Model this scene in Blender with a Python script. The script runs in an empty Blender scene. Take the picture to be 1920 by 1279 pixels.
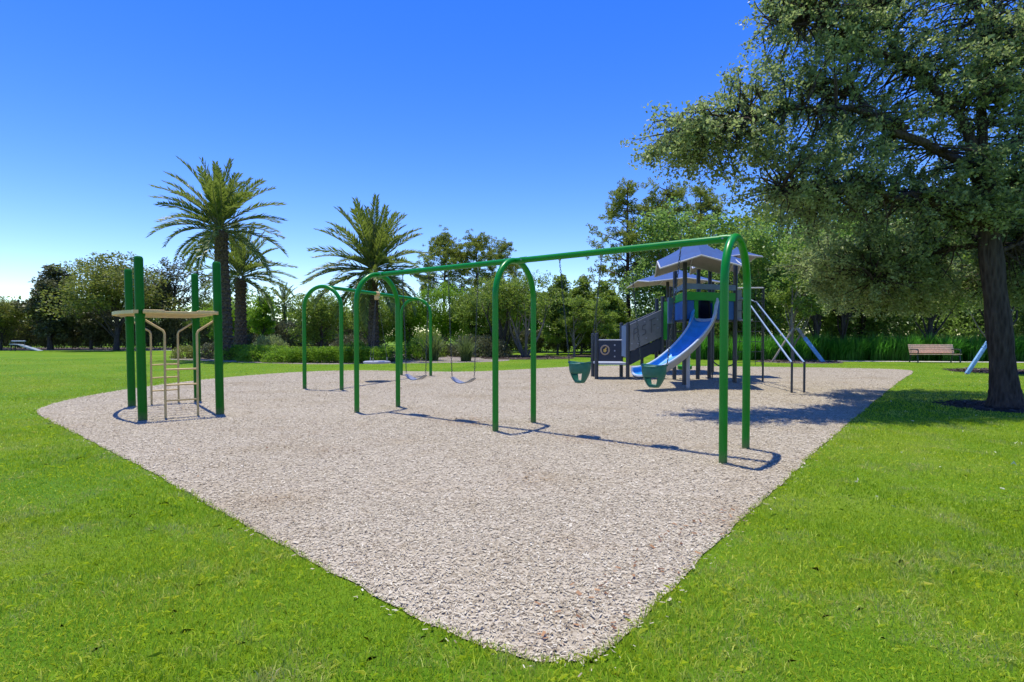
import bpy, bmesh, math, random
import numpy as np
from mathutils import Vector, Matrix, Euler

# ------------------------------------------------------------------ camera, sky, sun, exposure
S = bpy.context.scene
COL = S.collection
R = math.radians
cam_d = bpy.data.cameras.new('camera')
cam = bpy.data.objects.new('camera', cam_d)
COL.objects.link(cam)
cam.location = (0, 0, 1.4)
cam.rotation_euler = (R(90 - 1.2), 0, 0)
cam_d.sensor_width = 36
cam_d.lens = 36 * 1011 / 1920
cam_d.shift_y = 0.005
cam_d.clip_start = 0.05
cam_d.clip_end = 6000
S.camera = cam

SUN = Vector((-0.26, 0.37, 2.5)).normalized()          # towards the sun
world = bpy.data.worlds.new('World')
S.world = world
world.use_nodes = True
wn, wl = world.node_tree.nodes, world.node_tree.links
wn.clear()
sky = wn.new('ShaderNodeTexSky')
sky.sky_type = 'NISHITA'
sky.sun_disc = False
sky.sun_elevation = math.asin(SUN.z)
sky.sun_rotation = math.atan2(SUN.x, SUN.y)
sky.altitude = 0
sky.air_density = 1.0
sky.dust_density = 0.1
sky.ozone_density = 4.0
hsv = wn.new('ShaderNodeHueSaturation')
hsv.inputs['Saturation'].default_value = 1.365
hsv.inputs['Hue'].default_value = 0.524
bg = wn.new('ShaderNodeBackground')
bg.inputs['Strength'].default_value = 0.15
wo = wn.new('ShaderNodeOutputWorld')
wl.new(sky.outputs[0], hsv.inputs['Color'])
wl.new(hsv.outputs[0], bg.inputs['Color'])
wl.new(bg.outputs[0], wo.inputs['Surface'])
sun_d = bpy.data.lights.new('sun', 'SUN')
sun_d.energy = 3.3
sun_d.angle = R(0.53)
sun_d.color = (1.0, 0.95, 0.84)
sun = bpy.data.objects.new('sun', sun_d)
COL.objects.link(sun)
sun.rotation_euler = (-SUN).to_track_quat('-Z', 'Y').to_euler()
sun.location = (0, 0, 30)
S.view_settings.view_transform = 'Standard'
S.view_settings.look = 'None'
S.view_settings.exposure = 0.72
S.view_settings.gamma = 1
S.view_settings.use_curve_mapping = False

random.seed(7)
RNG = np.random.default_rng(11)


# ------------------------------------------------------------------ materials
def new_mat(name):
    m = bpy.data.materials.new(name)
    m.use_nodes = True
    nt = m.node_tree
    b = nt.nodes['Principled BSDF']
    return m, nt, b


def ramp(nt, stops):
    r = nt.nodes.new('ShaderNodeValToRGB')
    e = r.color_ramp.elements
    while len(e) < len(stops):
        e.new(0.5)
    for k, (p, c) in enumerate(stops):
        e[k].position = p
        e[k].color = (*c, 1)
    return r


def coords(nt, kind='Object', scale=(1, 1, 1)):
    tc = nt.nodes.new('ShaderNodeTexCoord')
    mp = nt.nodes.new('ShaderNodeMapping')
    mp.inputs['Scale'].default_value = scale
    nt.links.new(tc.outputs[kind], mp.inputs[0])
    return mp.outputs[0]


def noise(nt, vec, scale, detail=4, rough=0.6):
    n = nt.nodes.new('ShaderNodeTexNoise')
    n.inputs['Scale'].default_value = scale
    n.inputs['Detail'].default_value = detail
    n.inputs['Roughness'].default_value = rough
    nt.links.new(vec, n.inputs['Vector'])
    return n.outputs['Fac']


def mixc(nt, fac, a, b, mode='MIX'):
    m = nt.nodes.new('ShaderNodeMix')
    m.data_type = 'RGBA'
    m.blend_type = mode
    for sock, v in ((m.inputs[0], fac), (m.inputs[6], a), (m.inputs[7], b)):
        if hasattr(v, 'is_output'):
            nt.links.new(v, sock)
        elif isinstance(v, (int, float)):
            sock.default_value = v
        else:
            sock.default_value = (*v, 1)
    return m.outputs[2]


def bump(nt, b, h, strength=0.4, dist=0.02):
    n = nt.nodes.new('ShaderNodeBump')
    n.inputs['Strength'].default_value = strength
    n.inputs['Distance'].default_value = dist
    nt.links.new(h, n.inputs['Height'])
    nt.links.new(n.outputs[0], b.inputs['Normal'])


def paint(name, col, rough=0.4, var=0.18, scale=6, metal=0.0, spec=0.5, bmp=0.0, dirt=None, foot=None):
    """coated or moulded surface: base colour with faint fading, patchy gloss, optional dirt"""
    m, nt, b = new_mat(name)
    v = coords(nt)
    f = noise(nt, v, scale, 5, 0.65)
    r = ramp(nt, [(0.3, tuple(c * (1 - var) for c in col)), (0.7, tuple(min(1, c * (1 + var)) for c in col))])
    nt.links.new(f, r.inputs[0])
    out = r.outputs[0]
    if dirt:
        f2 = noise(nt, v, scale * 3.1, 6, 0.7)
        rr = ramp(nt, [(0.55, (0, 0, 0)), (0.75, (1, 1, 1))])
        nt.links.new(f2, rr.inputs[0])
        out = mixc(nt, rr.outputs[0], out, dirt)
    if foot:
        sx = nt.nodes.new('ShaderNodeSeparateXYZ')
        nt.links.new(v, sx.inputs[0])
        fz = nt.nodes.new('ShaderNodeMapRange')
        fz.inputs['From Min'].default_value = 0.16
        fz.inputs['From Max'].default_value = 0.02
        nt.links.new(sx.outputs['Z'], fz.inputs['Value'])
        fm = nt.nodes.new('ShaderNodeMath')
        fm.operation = 'MULTIPLY'
        nt.links.new(fz.outputs[0], fm.inputs[0])
        nt.links.new(noise(nt, v, 22, 5, 0.7), fm.inputs[1])
        out = mixc(nt, fm.outputs[0], out, foot)
    nt.links.new(out, b.inputs['Base Color'])
    mr = nt.nodes.new('ShaderNodeMapRange')
    mr.inputs['To Min'].default_value = max(0.02, rough - 0.08)
    mr.inputs['To Max'].default_value = min(1, rough + 0.12)
    nt.links.new(f, mr.inputs['Value'])
    nt.links.new(mr.outputs[0], b.inputs['Roughness'])
    b.inputs['Metallic'].default_value = metal
    b.inputs['Specular IOR Level'].default_value = spec
    if bmp:
        bump(nt, b, noise(nt, v, scale * 12, 3), bmp, 0.004)
    return m


def leafmat(name, dark, light, rough=0.45, trans=0.3, spec=0.4, patch=0.6, ri=0.85):
    """leaves: colour differs leaf by leaf and clump by clump, light passes through a little"""
    m, nt, b = new_mat(name)
    g = nt.nodes.new('ShaderNodeNewGeometry')
    v = coords(nt)
    f = noise(nt, v, patch, 2)
    ad = nt.nodes.new('ShaderNodeMath')
    ad.operation = 'MULTIPLY_ADD'
    nt.links.new(g.outputs['Random Per Island'], ad.inputs[0])
    ad.inputs[1].default_value = ri
    sb = nt.nodes.new('ShaderNodeMath')
    sb.operation = 'MULTIPLY_ADD'
    nt.links.new(f, sb.inputs[0])
    sb.inputs[1].default_value = 0.9
    sb.inputs[2].default_value = -0.40
    nt.links.new(sb.outputs[0], ad.inputs[2])
    r = ramp(nt, [(0.05, dark), (0.95, light)])
    nt.links.new(ad.outputs[0], r.inputs[0])
    nt.links.new(r.outputs[0], b.inputs['Base Color'])
    b.inputs['Roughness'].default_value = rough
    b.inputs['Specular IOR Level'].default_value = spec
    tr = nt.nodes.new('ShaderNodeBsdfTranslucent')
    tcol = mixc(nt, 0.6, r.outputs[0], tuple(min(1, c * 1.6) for c in light))
    nt.links.new(tcol, tr.inputs['Color'])
    mx = nt.nodes.new('ShaderNodeMixShader')
    mx.inputs[0].default_value = trans
    nt.links.new(b.outputs[0], mx.inputs[1])
    nt.links.new(tr.outputs[0], mx.inputs[2])
    nt.links.new(mx.outputs[0], nt.nodes['Material Output'].inputs['Surface'])
    return m


def barkmat(name, dark, light, sx=9, sz=1.6, bmp=0.9):
    m, nt, b = new_mat(name)
    v = coords(nt, 'Object', (sx, sx, sz))
    f = noise(nt, v, 1.6, 8, 0.7)
    vo = nt.nodes.new('ShaderNodeTexVoronoi')
    vo.inputs['Scale'].default_value = 2.4
    nt.links.new(v, vo.inputs['Vector'])
    mu = nt.nodes.new('ShaderNodeMath')
    mu.operation = 'MULTIPLY'
    nt.links.new(f, mu.inputs[0])
    nt.links.new(vo.outputs['Distance'], mu.inputs[1])
    r = ramp(nt, [(0.05, tuple(c * 1.5 for c in dark)), (0.55, tuple(c * .8 for c in light))])
    f5 = noise(nt, coords(nt, 'Object', (sx * 3, sx * 3, sz * 4)), 1.5, 6, 0.7)
    av = nt.nodes.new('ShaderNodeMath')
    av.operation = 'MULTIPLY_ADD'
    nt.links.new(f5, av.inputs[0])
    av.inputs[1].default_value = 0.45
    nt.links.new(mu.outputs[0], av.inputs[2])
    sc = nt.nodes.new('ShaderNodeMath')
    sc.operation = 'SUBTRACT'
    nt.links.new(av.outputs[0], sc.inputs[0])
    sc.inputs[1].default_value = 0.12
    nt.links.new(sc.outputs[0], r.inputs[0])
    nt.links.new(r.outputs[0], b.inputs['Base Color'])
    b.inputs['Roughness'].default_value = 0.95
    b.inputs['Specular IOR Level'].default_value = 0.15
    bump(nt, b, mu.outputs[0], bmp, 0.05)
    return m


WEAR = [(-1.69, 9.45, 0.9), (-0.80, 8.78, 0.9), (0.94, 7.47, 0.75), (1.79, 6.82, 0.75), (-4.05, 16.2, 1.0), (3.0, 13.2, 0.8), (-6.3, 10.0, 0.7), (0.2, 5.2, 0.5), (-2.2, 6.4, 0.45)]


def wear_mask(nt):
    """scuffed spots where feet kick the chips away, broken up by noise"""
    v = coords(nt)
    last = None
    for x, y, r in WEAR:
        d = nt.nodes.new('ShaderNodeVectorMath')
        d.operation = 'DISTANCE'
        nt.links.new(v, d.inputs[0])
        d.inputs[1].default_value = (x, y, 0)
        mr = nt.nodes.new('ShaderNodeMapRange')
        mr.inputs['From Min'].default_value = r
        mr.inputs['From Max'].default_value = r * 0.15
        nt.links.new(d.outputs['Value'], mr.inputs['Value'])
        if last is None:
            last = mr.outputs[0]
        else:
            mx = nt.nodes.new('ShaderNodeMath')
            mx.operation = 'MAXIMUM'
            nt.links.new(last, mx.inputs[0])
            nt.links.new(mr.outputs[0], mx.inputs[1])
            last = mx.outputs[0]
    mu = nt.nodes.new('ShaderNodeMath')
    mu.operation = 'MULTIPLY'
    mu.use_clamp = True
    nt.links.new(last, mu.inputs[0])
    f = noise(nt, v, 3.0, 5, 0.7)
    rr = ramp(nt, [(0.3, (0, 0, 0)), (0.58, (0.9,) * 3)])
    nt.links.new(f, rr.inputs[0])
    nt.links.new(rr.outputs[0], mu.inputs[1])
    return mu.outputs[0]


def chipmat(name, stops, patchcol, patch_scale=0.55, patch_max=0.75):
    m, nt, b = new_mat(name)
    g = nt.nodes.new('ShaderNodeNewGeometry')
    r = ramp(nt, stops)
    nt.links.new(g.outputs['Random Per Island'], r.inputs[0])
    v = coords(nt)
    f = noise(nt, v, patch_scale, 5, 0.65)
    rr = ramp(nt, [(0.52, (0, 0, 0)), (0.75, (patch_max,) * 3)])
    nt.links.new(f, rr.inputs[0])
    c = mixc(nt, rr.outputs[0], r.outputs[0], mixc(nt, 1.0, r.outputs[0], patchcol, 'MULTIPLY'))
    c = mixc(nt, wear_mask(nt), c, mixc(nt, 1.0, c, (0.60, 0.47, 0.33), 'MULTIPLY'))
    nt.links.new(c, b.inputs['Base Color'])
    b.inputs['Roughness'].default_value = 0.9
    b.inputs['Specular IOR Level'].default_value = 0.2
    return m


M = {}
M['frame_green'] = paint('green powder coat', (0.003, 0.22, 0.012), 0.3, 0.10, 3, spec=0.35, dirt=(0.006, 0.19, 0.014), foot=(0.16, 0.13, 0.08))
M['post_green'] = paint('dark green powder coat', (0.003, 0.14, 0.003), 0.45, 0.12, 4, spec=0.22, dirt=(0.006, 0.12, 0.006), foot=(0.16, 0.13, 0.08))
M['tan'] = paint('tan powder coat', (0.72, 0.50, 0.19), 0.5, 0.12, 7, dirt=(0.46, 0.33, 0.17))
M['tan_pipe'] = paint('tan pipe coat', (0.60, 0.42, 0.17), 0.5, 0.15, 7, dirt=(0.45, 0.32, 0.15))
M['charcoal'] = paint('charcoal post coat', (0.035, 0.04, 0.045), 0.45, 0.2, 5)
M['grey_panel'] = paint('grey moulded panel', (0.21, 0.22, 0.235), 0.6, 0.15, 5, bmp=0.2)
M['panel_mark'] = paint('grey panel marking', (0.10, 0.105, 0.115), 0.6, 0.15, 5)
M['lightgrey'] = paint('light grey moulding', (0.34, 0.37, 0.42), 0.5, 0.15, 5)
M['navy'] = paint('navy moulded panel', (0.012, 0.022, 0.05), 0.5, 0.2, 5)
M['blue'] = paint('blue moulded panel', (0.014, 0.10, 0.36), 0.45, 0.15, 4)
M['slate'] = paint('slate blue panel', (0.13, 0.2, 0.31), 0.5, 0.15, 4)
M['lime'] = paint('bright green panel', (0.02, 0.30, 0.02), 0.45, 0.12, 4)
M['slide_blue'] = paint('slide blue plastic', (0.045, 0.30, 0.68), 0.3, 0.2, 5)
M['slide_rim'] = paint('slide pale rim plastic', (0.50, 0.58, 0.68), 0.35, 0.12, 6)
M['slide_out'] = paint('slide grey outer plastic', (0.33, 0.31, 0.29), 0.55, 0.15, 5)
M['fabric'] = paint('blue shade fabric', (0.045, 0.10, 0.27), 0.8, 0.12, 5, spec=0.2, bmp=0.3)
M['fabric_under'] = paint('beige fabric lining', (0.36, 0.33, 0.29), 0.85, 0.1, 5, spec=0.2)
M['pale_tube'] = paint('pale tube coat', (0.55, 0.55, 0.53), 0.4, 0.12, 6)
M['rail'] = paint('pale blue rail coat', (0.22, 0.32, 0.50), 0.3, 0.12, 6)
M['chain'] = paint('galvanised chain', (0.30, 0.30, 0.29), 0.4, 0.25, 30, metal=0.8)
M['chain_dark'] = paint('dark coated chain', (0.05, 0.055, 0.05), 0.5, 0.25, 30)
M['bucket'] = paint('green swing rubber', (0.016, 0.13, 0.085), 0.45, 0.2, 8)
M['rubber'] = paint('grey swing rubber', (0.22, 0.22, 0.24), 0.25, 0.25, 8)
M['disc'] = paint('grey disc rubber', (0.36, 0.37, 0.40), 0.4, 0.15, 5)
M['emblem'] = paint('tan emblem ring', (0.40, 0.30, 0.22), 0.5, 0.15, 8)
M['emblem_y'] = paint('yellow emblem figure', (0.65, 0.42, 0.08), 0.5, 0.15, 8)
M['wood'] = paint('weathered bench timber', (0.78, 0.50, 0.31), 0.65, 0.3, 14, bmp=0.3, dirt=(0.25, 0.15, 0.1))
M['iron'] = paint('dark green cast iron', (0.012, 0.035, 0.03), 0.45, 0.2, 10)
M['brace_wood'] = paint('weathered brace timber', (0.30, 0.25, 0.19), 0.8, 0.3, 10)
M['brace_blue'] = paint('blue brace wrap', (0.16, 0.34, 0.52), 0.5, 0.3, 12, dirt=(0.4, 0.48, 0.52))
M['concrete'] = paint('pale concrete', (0.50, 0.48, 0.44), 0.9, 0.15, 3, bmp=0.3)
M['board'] = paint('pale blue grey board', (0.30, 0.36, 0.42), 0.4, 0.15, 4)
M['bark_oak'] = barkmat('oak bark', (0.012, 0.009, 0.007), (0.11, 0.085, 0.065))
M['bark'] = barkmat('grey bark', (0.02, 0.017, 0.014), (0.13, 0.11, 0.09))
M['bark_pale'] = barkmat('pale smooth bark', (0.10, 0.08, 0.06), (0.34, 0.28, 0.22), 5, 1, 0.3)
M['bark_pine'] = barkmat('pine bark', (0.03, 0.018, 0.012), (0.16, 0.10, 0.07))
M['bark_palm'] = barkmat('palm boots', (0.018, 0.013, 0.009), (0.20, 0.15, 0.10), 4, 4, 0.9)
M['oak'] = leafmat('oak leaves', (0.030, 0.050, 0.013), (0.33, 0.41, 0.14), 0.42, 0.44, 0.32, 1.0, 0.95)  # wide leaf-to-leaf spread paints sunlit flecks over a dark base
M['wood_leaf'] = leafmat('woodland leaves', (0.025, 0.055, 0.010), (0.27, 0.42, 0.085), 0.42, 0.48, 0.3, 0.5, 0.95)  # light flecks of the shaded crowns put into the leaf colours
M['olive'] = leafmat('olive green leaves', (0.06, 0.08, 0.012), (0.27, 0.30, 0.055), 0.45, 0.38, 0.3)
M['dark'] = leafmat('dark glossy leaves', (0.028, 0.036, 0.010), (0.17, 0.18, 0.07), 0.42, 0.25, 0.35)
M['mid'] = leafmat('mid green leaves', (0.05, 0.09, 0.010), (0.27, 0.37, 0.055), 0.45, 0.42, 0.3)
M['bright'] = leafmat('bright green leaves', (0.06, 0.13, 0.008), (0.24, 0.40, 0.03), 0.5, 0.45, 0.2)
M['pine'] = leafmat('pine needles', (0.06, 0.085, 0.010), (0.28, 0.33, 0.05), 0.5, 0.38, 0.2)
M['palm'] = leafmat('palm leaflets', (0.045, 0.08, 0.008), (0.22, 0.28, 0.045), 0.42, 0.35, 0.5, 1.2)
M['rachis'] = paint('palm frond stalk', (0.16, 0.18, 0.06), 0.5, 0.2, 4)
M['blade'] = leafmat('tall grass blades', (0.025, 0.13, 0.008), (0.10, 0.33, 0.03), 0.45, 0.4, 0.4, 1.5)
M['blade_olive'] = leafmat('fountain grass blades', (0.03, 0.07, 0.012), (0.14, 0.19, 0.05), 0.5, 0.35, 0.4, 1.5)
M['chips'] = chipmat('weathered wood chips', [(0.0, (0.14, 0.10, 0.06)), (0.12, (0.30, 0.25, 0.165)), (0.4, (0.49, 0.42, 0.29)), (0.8, (0.565, 0.50, 0.36)), (1.0, (0.67, 0.61, 0.465))], (0.70, 0.56, 0.40), 0.8, 1.0)
M['chips_dark'] = chipmat('brown bark mulch', [(0.0, (0.02, 0.015, 0.012)), (0.5, (0.07, 0.05, 0.04)), (0.9, (0.16, 0.12, 0.10)), (1.0, (0.3, 0.26, 0.22))], (0.8, 0.75, 0.7))
M['dead_leaf'] = leafmat('fallen brown leaves', (0.14, 0.06, 0.02), (0.42, 0.22, 0.09), 0.6, 0.1)
M['litter'] = leafmat('pale fallen petals', (0.45, 0.5, 0.2), (0.75, 0.75, 0.55), 0.6, 0.2)


def lawnmat():
    m, nt, b = new_mat('lawn turf')
    v = coords(nt)
    f1 = noise(nt, v, 0.35, 5, 0.6)
    f2 = noise(nt, coords(nt, 'Object', (1, 1, 1)), 9, 6, 0.75)
    f3 = noise(nt, v, 60, 3, 0.7)
    r1 = ramp(nt, [(0.3, (0.10, 0.23, 0.005)), (0.5, (0.155, 0.28, 0.008)), (0.7, (0.22, 0.31, 0.02))])
    nt.links.new(f1, r1.inputs[0])
    r2 = ramp(nt, [(0.25, (0.45, 0.5, 0.4)), (0.55, (1, 1, 1)), (0.8, (1.25, 1.15, 1.1))])
    nt.links.new(f2, r2.inputs[0])
    c = mixc(nt, 0.55, r1.outputs[0], r2.outputs[0], 'MULTIPLY')
    r3 = ramp(nt, [(0.3, (0.35, 0.4, 0.35)), (0.6, (1, 1, 1))])
    nt.links.new(f3, r3.inputs[0])
    c = mixc(nt, 0.6, c, r3.outputs[0], 'MULTIPLY')
    nt.links.new(c, b.inputs['Base Color'])
    b.inputs['Roughness'].default_value = 0.9
    b.inputs['Specular IOR Level'].default_value = 0.15
    ad = nt.nodes.new('ShaderNodeMath')
    ad.operation = 'ADD'
    nt.links.new(f2, ad.inputs[0])
    nt.links.new(f3, ad.inputs[1])
    bump(nt, b, ad.outputs[0], 0.7, 0.04)
    return m


def chipsheet(name, dark, mid, light, warm, scale=55):
    m, nt, b = new_mat(name)
    v = coords(nt)
    vo = nt.nodes.new('ShaderNodeTexVoronoi')
    vo.inputs['Scale'].default_value = scale
    vo.inputs['Randomness'].default_value = 1
    nt.links.new(v, vo.inputs['Vector'])
    sp = nt.nodes.new('ShaderNodeSeparateColor')
    nt.links.new(vo.outputs['Color'], sp.inputs[0])
    r = ramp(nt, [(0.0, dark), (0.3, mid), (1.0, light)])
    nt.links.new(sp.outputs[0], r.inputs[0])
    f = noise(nt, v, 0.55, 5, 0.65)
    rr = ramp(nt, [(0.5, (0, 0, 0)), (0.72, (0.7,) * 3)])
    nt.links.new(f, rr.inputs[0])
    c = mixc(nt, rr.outputs[0], r.outputs[0], warm)
    f2 = noise(nt, v, 20, 6, 0.75)
    r2 = ramp(nt, [(0.3, (0.6, 0.58, 0.56)), (0.6, (1, 1, 1))])
    nt.links.new(f2, r2.inputs[0])
    c = mixc(nt, 0.8, c, r2.outputs[0], 'MULTIPLY')
    nt.links.new(c, b.inputs['Base Color'])
    b.inputs['Roughness'].default_value = 0.95
    b.inputs['Specular IOR Level'].default_value = 0.15
    bump(nt, b, sp.outputs[1], 0.8, 0.02)
    return m


def lawnblade():
    """grass blades take the same broad patches as the turf, plus their own shade"""
    m, nt, b = new_mat('lawn grass blades')
    g = nt.nodes.new('ShaderNodeNewGeometry')
    v = coords(nt)
    f1 = noise(nt, v, 0.35, 5, 0.6)
    f2 = noise(nt, v, 1.7, 4, 0.7)
    r1 = ramp(nt, [(0.3, (0.30, 0.47, 0.016)), (0.5, (0.46, 0.60, 0.034)), (0.7, (0.62, 0.67, 0.085))])
    nt.links.new(f1, r1.inputs[0])
    r2 = ramp(nt, [(0.5, (0, 0, 0)), (0.72, (0.7,) * 3)])
    nt.links.new(f2, r2.inputs[0])
    c = mixc(nt, r2.outputs[0], r1.outputs[0], (0.60, 0.56, 0.24))
    r3 = ramp(nt, [(0.0, (0.78, 0.82, 0.7)), (0.6, (1.0, 1.0, 1.0)), (0.90, (1.12, 1.08, 1.1)), (0.97, (1.3, 1.1, 2.2))])
    nt.links.new(g.outputs['Random Per Island'], r3.inputs[0])
    c = mixc(nt, 1.0, c, r3.outputs[0], 'MULTIPLY')
    nt.links.new(c, b.inputs['Base Color'])
    b.inputs['Roughness'].default_value = 0.5
    b.inputs['Specular IOR Level'].default_value = 0.25
    tr = nt.nodes.new('ShaderNodeBsdfTranslucent')
    nt.links.new(c, tr.inputs['Color'])
    mx = nt.nodes.new('ShaderNodeMixShader')
    mx.inputs[0].default_value = 0.4
    nt.links.new(b.outputs[0], mx.inputs[1])
    nt.links.new(tr.outputs[0], mx.inputs[2])
    nt.links.new(mx.outputs[0], nt.nodes['Material Output'].inputs['Surface'])
    return m


M['lawn'] = lawnmat()
M['lawn_blade'] = lawnblade()
M['chip_sheet'] = chipsheet('wood chip surface', (0.21, 0.17, 0.115), (0.425, 0.365, 0.262), (0.56, 0.495, 0.372), (0.33, 0.265, 0.16), 75)
M['bark_sheet'] = chipsheet('bark mulch surface', (0.02, 0.015, 0.012), (0.06, 0.045, 0.035), (0.18, 0.14, 0.11), (0.05, 0.035, 0.025), 40)
M['pale_sheet'] = chipsheet('pale mulch surface', (0.14, 0.11, 0.09), (0.30, 0.25, 0.22), (0.46, 0.41, 0.37), (0.22, 0.16, 0.12), 40)


# ------------------------------------------------------------------ mesh helpers
def V(*a):
    return Vector(a)


class MB:
    def __init__(s):
        s.v, s.f, s.m = [], [], []

    def add(s, verts, faces, mi=0):
        n = len(s.v)
        s.v += [tuple(p) for p in verts]
        s.f += [tuple(i + n for i in f) for f in faces]
        s.m += [mi] * len(faces)
        return s

    def box(s, c, size, rz=0, mat=None, mi=0, bev=0.0):
        bm = bmesh.new()
        bmesh.ops.create_cube(bm, size=1)
        for v in bm.verts:
            v.co = Vector((v.co.x * size[0], v.co.y * size[1], v.co.z * size[2]))
        if bev:
            bmesh.ops.bevel(bm, geom=bm.edges[:], offset=bev, segments=2, affect='EDGES', profile=0.5)
        T = Matrix.Translation(Vector(c)) @ (mat.to_4x4() if mat is not None else Matrix.Rotation(rz, 4, 'Z'))
        bm.verts.ensure_lookup_table()
        vs = [T @ v.co for v in bm.verts]
        idx = {v: k for k, v in enumerate(bm.verts)}
        fs = [[idx[v] for v in f.verts] for f in bm.faces]
        bm.free()
        return s.add(vs, fs, mi)

    def tube(s, pts, rad, sides=12, cap=True, mi=0, wob=0.0):
        pts = [Vector(p) for p in pts]
        n = len(pts)
        if not hasattr(rad, '__len__'):
            rad = [rad] * n
        t0 = (pts[1] - pts[0]).normalized()
        a = Vector((0, 0, 1)) if abs(t0.z) < 0.9 else Vector((1, 0, 0))
        u = t0.cross(a).normalized()
        vs = []
        for i, p in enumerate(pts):
            t = (pts[min(i + 1, n - 1)] - pts[max(i - 1, 0)]).normalized()
            u = (u - t * u.dot(t)).normalized()
            w = t.cross(u)
            for k in range(sides):
                an = 2 * math.pi * k / sides
                r = rad[i] * (1 + (random.uniform(-wob, wob) if wob else 0))
                vs.append(p + (u * math.cos(an) + w * math.sin(an)) * r)
        fs = []
        for i in range(n - 1):
            for k in range(sides):
                k2 = (k + 1) % sides
                fs.append((i * sides + k, i * sides + k2, (i + 1) * sides + k2, (i + 1) * sides + k))
        if cap:
            fs.append(tuple(range(sides))[::-1])
            fs.append(tuple((n - 1) * sides + k for k in range(sides)))
        return s.add(vs, fs, mi)

    def prism(s, poly, a, b, mi=0):
        """poly: list of 3D points; extruded by vector from a-offset to b-offset"""
        n = len(poly)
        a, b = Vector(a), Vector(b)
        vs = [Vector(p) + a for p in poly] + [Vector(p) + b for p in poly]
        fs = [tuple(range(n))[::-1], tuple(range(n, 2 * n))]
        for k in range(n):
            k2 = (k + 1) % n
            fs.append((k, k2, n + k2, n + k))
        return s.add(vs, fs, mi)

    def mesh(s, name, mats, smooth=True):
        me = bpy.data.meshes.new(name)
        me.from_pydata(s.v, [], s.f)
        if not isinstance(mats, (list, tuple)):
            mats = [mats]
        for m in mats:
            me.materials.append(M[m])
        if len(mats) > 1:
            me.polygons.foreach_set('material_index', s.m)
        bm = bmesh.new()
        bm.from_mesh(me)
        bmesh.ops.recalc_face_normals(bm, faces=bm.faces[:])
        bm.to_mesh(me)
        bm.free()
        if smooth:
            me.shade_smooth()
            me.set_sharp_from_angle(angle=R(38))
        me.update()
        return me

    def build(s, name, mats, parent=None, smooth=True):
        if parent is not None:
            o0 = origin(parent)
            s.v = [(p[0] - o0.x, p[1] - o0.y, p[2] - o0.z) for p in s.v]
        return link(name, s.mesh(name, mats, smooth), parent)


def origin(o):
    p = Vector((0, 0, 0))
    while o is not None:
        p += o.location
        o = o.parent
    return p


def link(name, me, parent=None):
    o = bpy.data.objects.new(name, me)
    COL.objects.link(o)
    if parent is not None:
        o.parent = parent
    return o


def tag(o, label=None, cat=None, group=None, kind=None):
    if label:
        o['label'] = label
    if cat:
        o['category'] = cat
    if group:
        o['group'] = group
    if kind:
        o['kind'] = kind
    return o


def thing(name, loc, label, cat, group=None, rz=0):
    o = bpy.data.objects.new(name, None)
    COL.objects.link(o)
    o.empty_display_size = 0.2
    o.location = loc
    o.rotation_euler = (0, 0, rz)
    return tag(o, label, cat, group)


def np_mesh(name, verts, loops_per_face, mat, normals_up=False):
    """verts (F*k,3): every face has its own k vertices"""
    k = loops_per_face
    nf = len(verts) // k
    me = bpy.data.meshes.new(name)
    me.vertices.add(len(verts))
    me.vertices.foreach_set('co', verts.astype(np.float32).ravel())
    me.loops.add(nf * k)
    me.loops.foreach_set('vertex_index', np.arange(nf * k, dtype=np.int32))
    me.polygons.add(nf)
    me.polygons.foreach_set('loop_start', np.arange(0, nf * k, k, dtype=np.int32))
    me.polygons.foreach_set('loop_total', np.full(nf, k, dtype=np.int32))
    me.materials.append(M[mat])
    me.update(calc_edges=True)
    return me


def in_poly(P, poly):
    x, y = P[:, 0], P[:, 1]
    c = np.zeros(len(P), bool)
    n = len(poly)
    for i in range(n):
        x1, y1 = poly[i]
        x2, y2 = poly[(i + 1) % n]
        cond = (y1 > y) != (y2 > y)
        with np.errstate(divide='ignore', invalid='ignore'):
            xi = (x2 - x1) * (y - y1) / (y2 - y1 + 1e-12) + x1
        c ^= cond & (x < xi)
    return c


def smooth_poly(poly, it=2):
    for _ in range(it):
        q = []
        for i in range(len(poly)):
            a, b = poly[i], poly[(i + 1) % len(poly)]
            q.append((a[0] * .75 + b[0] * .25, a[1] * .75 + b[1] * .25))
            q.append((a[0] * .25 + b[0] * .75, a[1] * .25 + b[1] * .75))
        poly = q
    return poly


def sheet(name, poly, z, mat, thick=None):
    bm = bmesh.new()
    vs = [bm.verts.new((x, y, z)) for x, y in poly]
    f = bm.faces.new(vs)
    if f.normal.z < 0:
        f.normal_flip()
    bmesh.ops.triangulate(bm, faces=bm.faces[:])
    me = bpy.data.meshes.new(name)
    bm.to_mesh(me)
    bm.free()
    me.materials.append(M[mat])
    return link(name, me)


# ------------------------------------------------------------------ ground
bm = bmesh.new()
bmesh.ops.create_grid(bm, x_segments=8, y_segments=8, size=900)
me = bpy.data.meshes.new('lawn')
bm.to_mesh(me)
bm.free()
me.materials.append(M['lawn'])
lawn = link('lawn', me)
lawn.location = (0, 500, 0)
tag(lawn, kind='structure')

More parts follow.
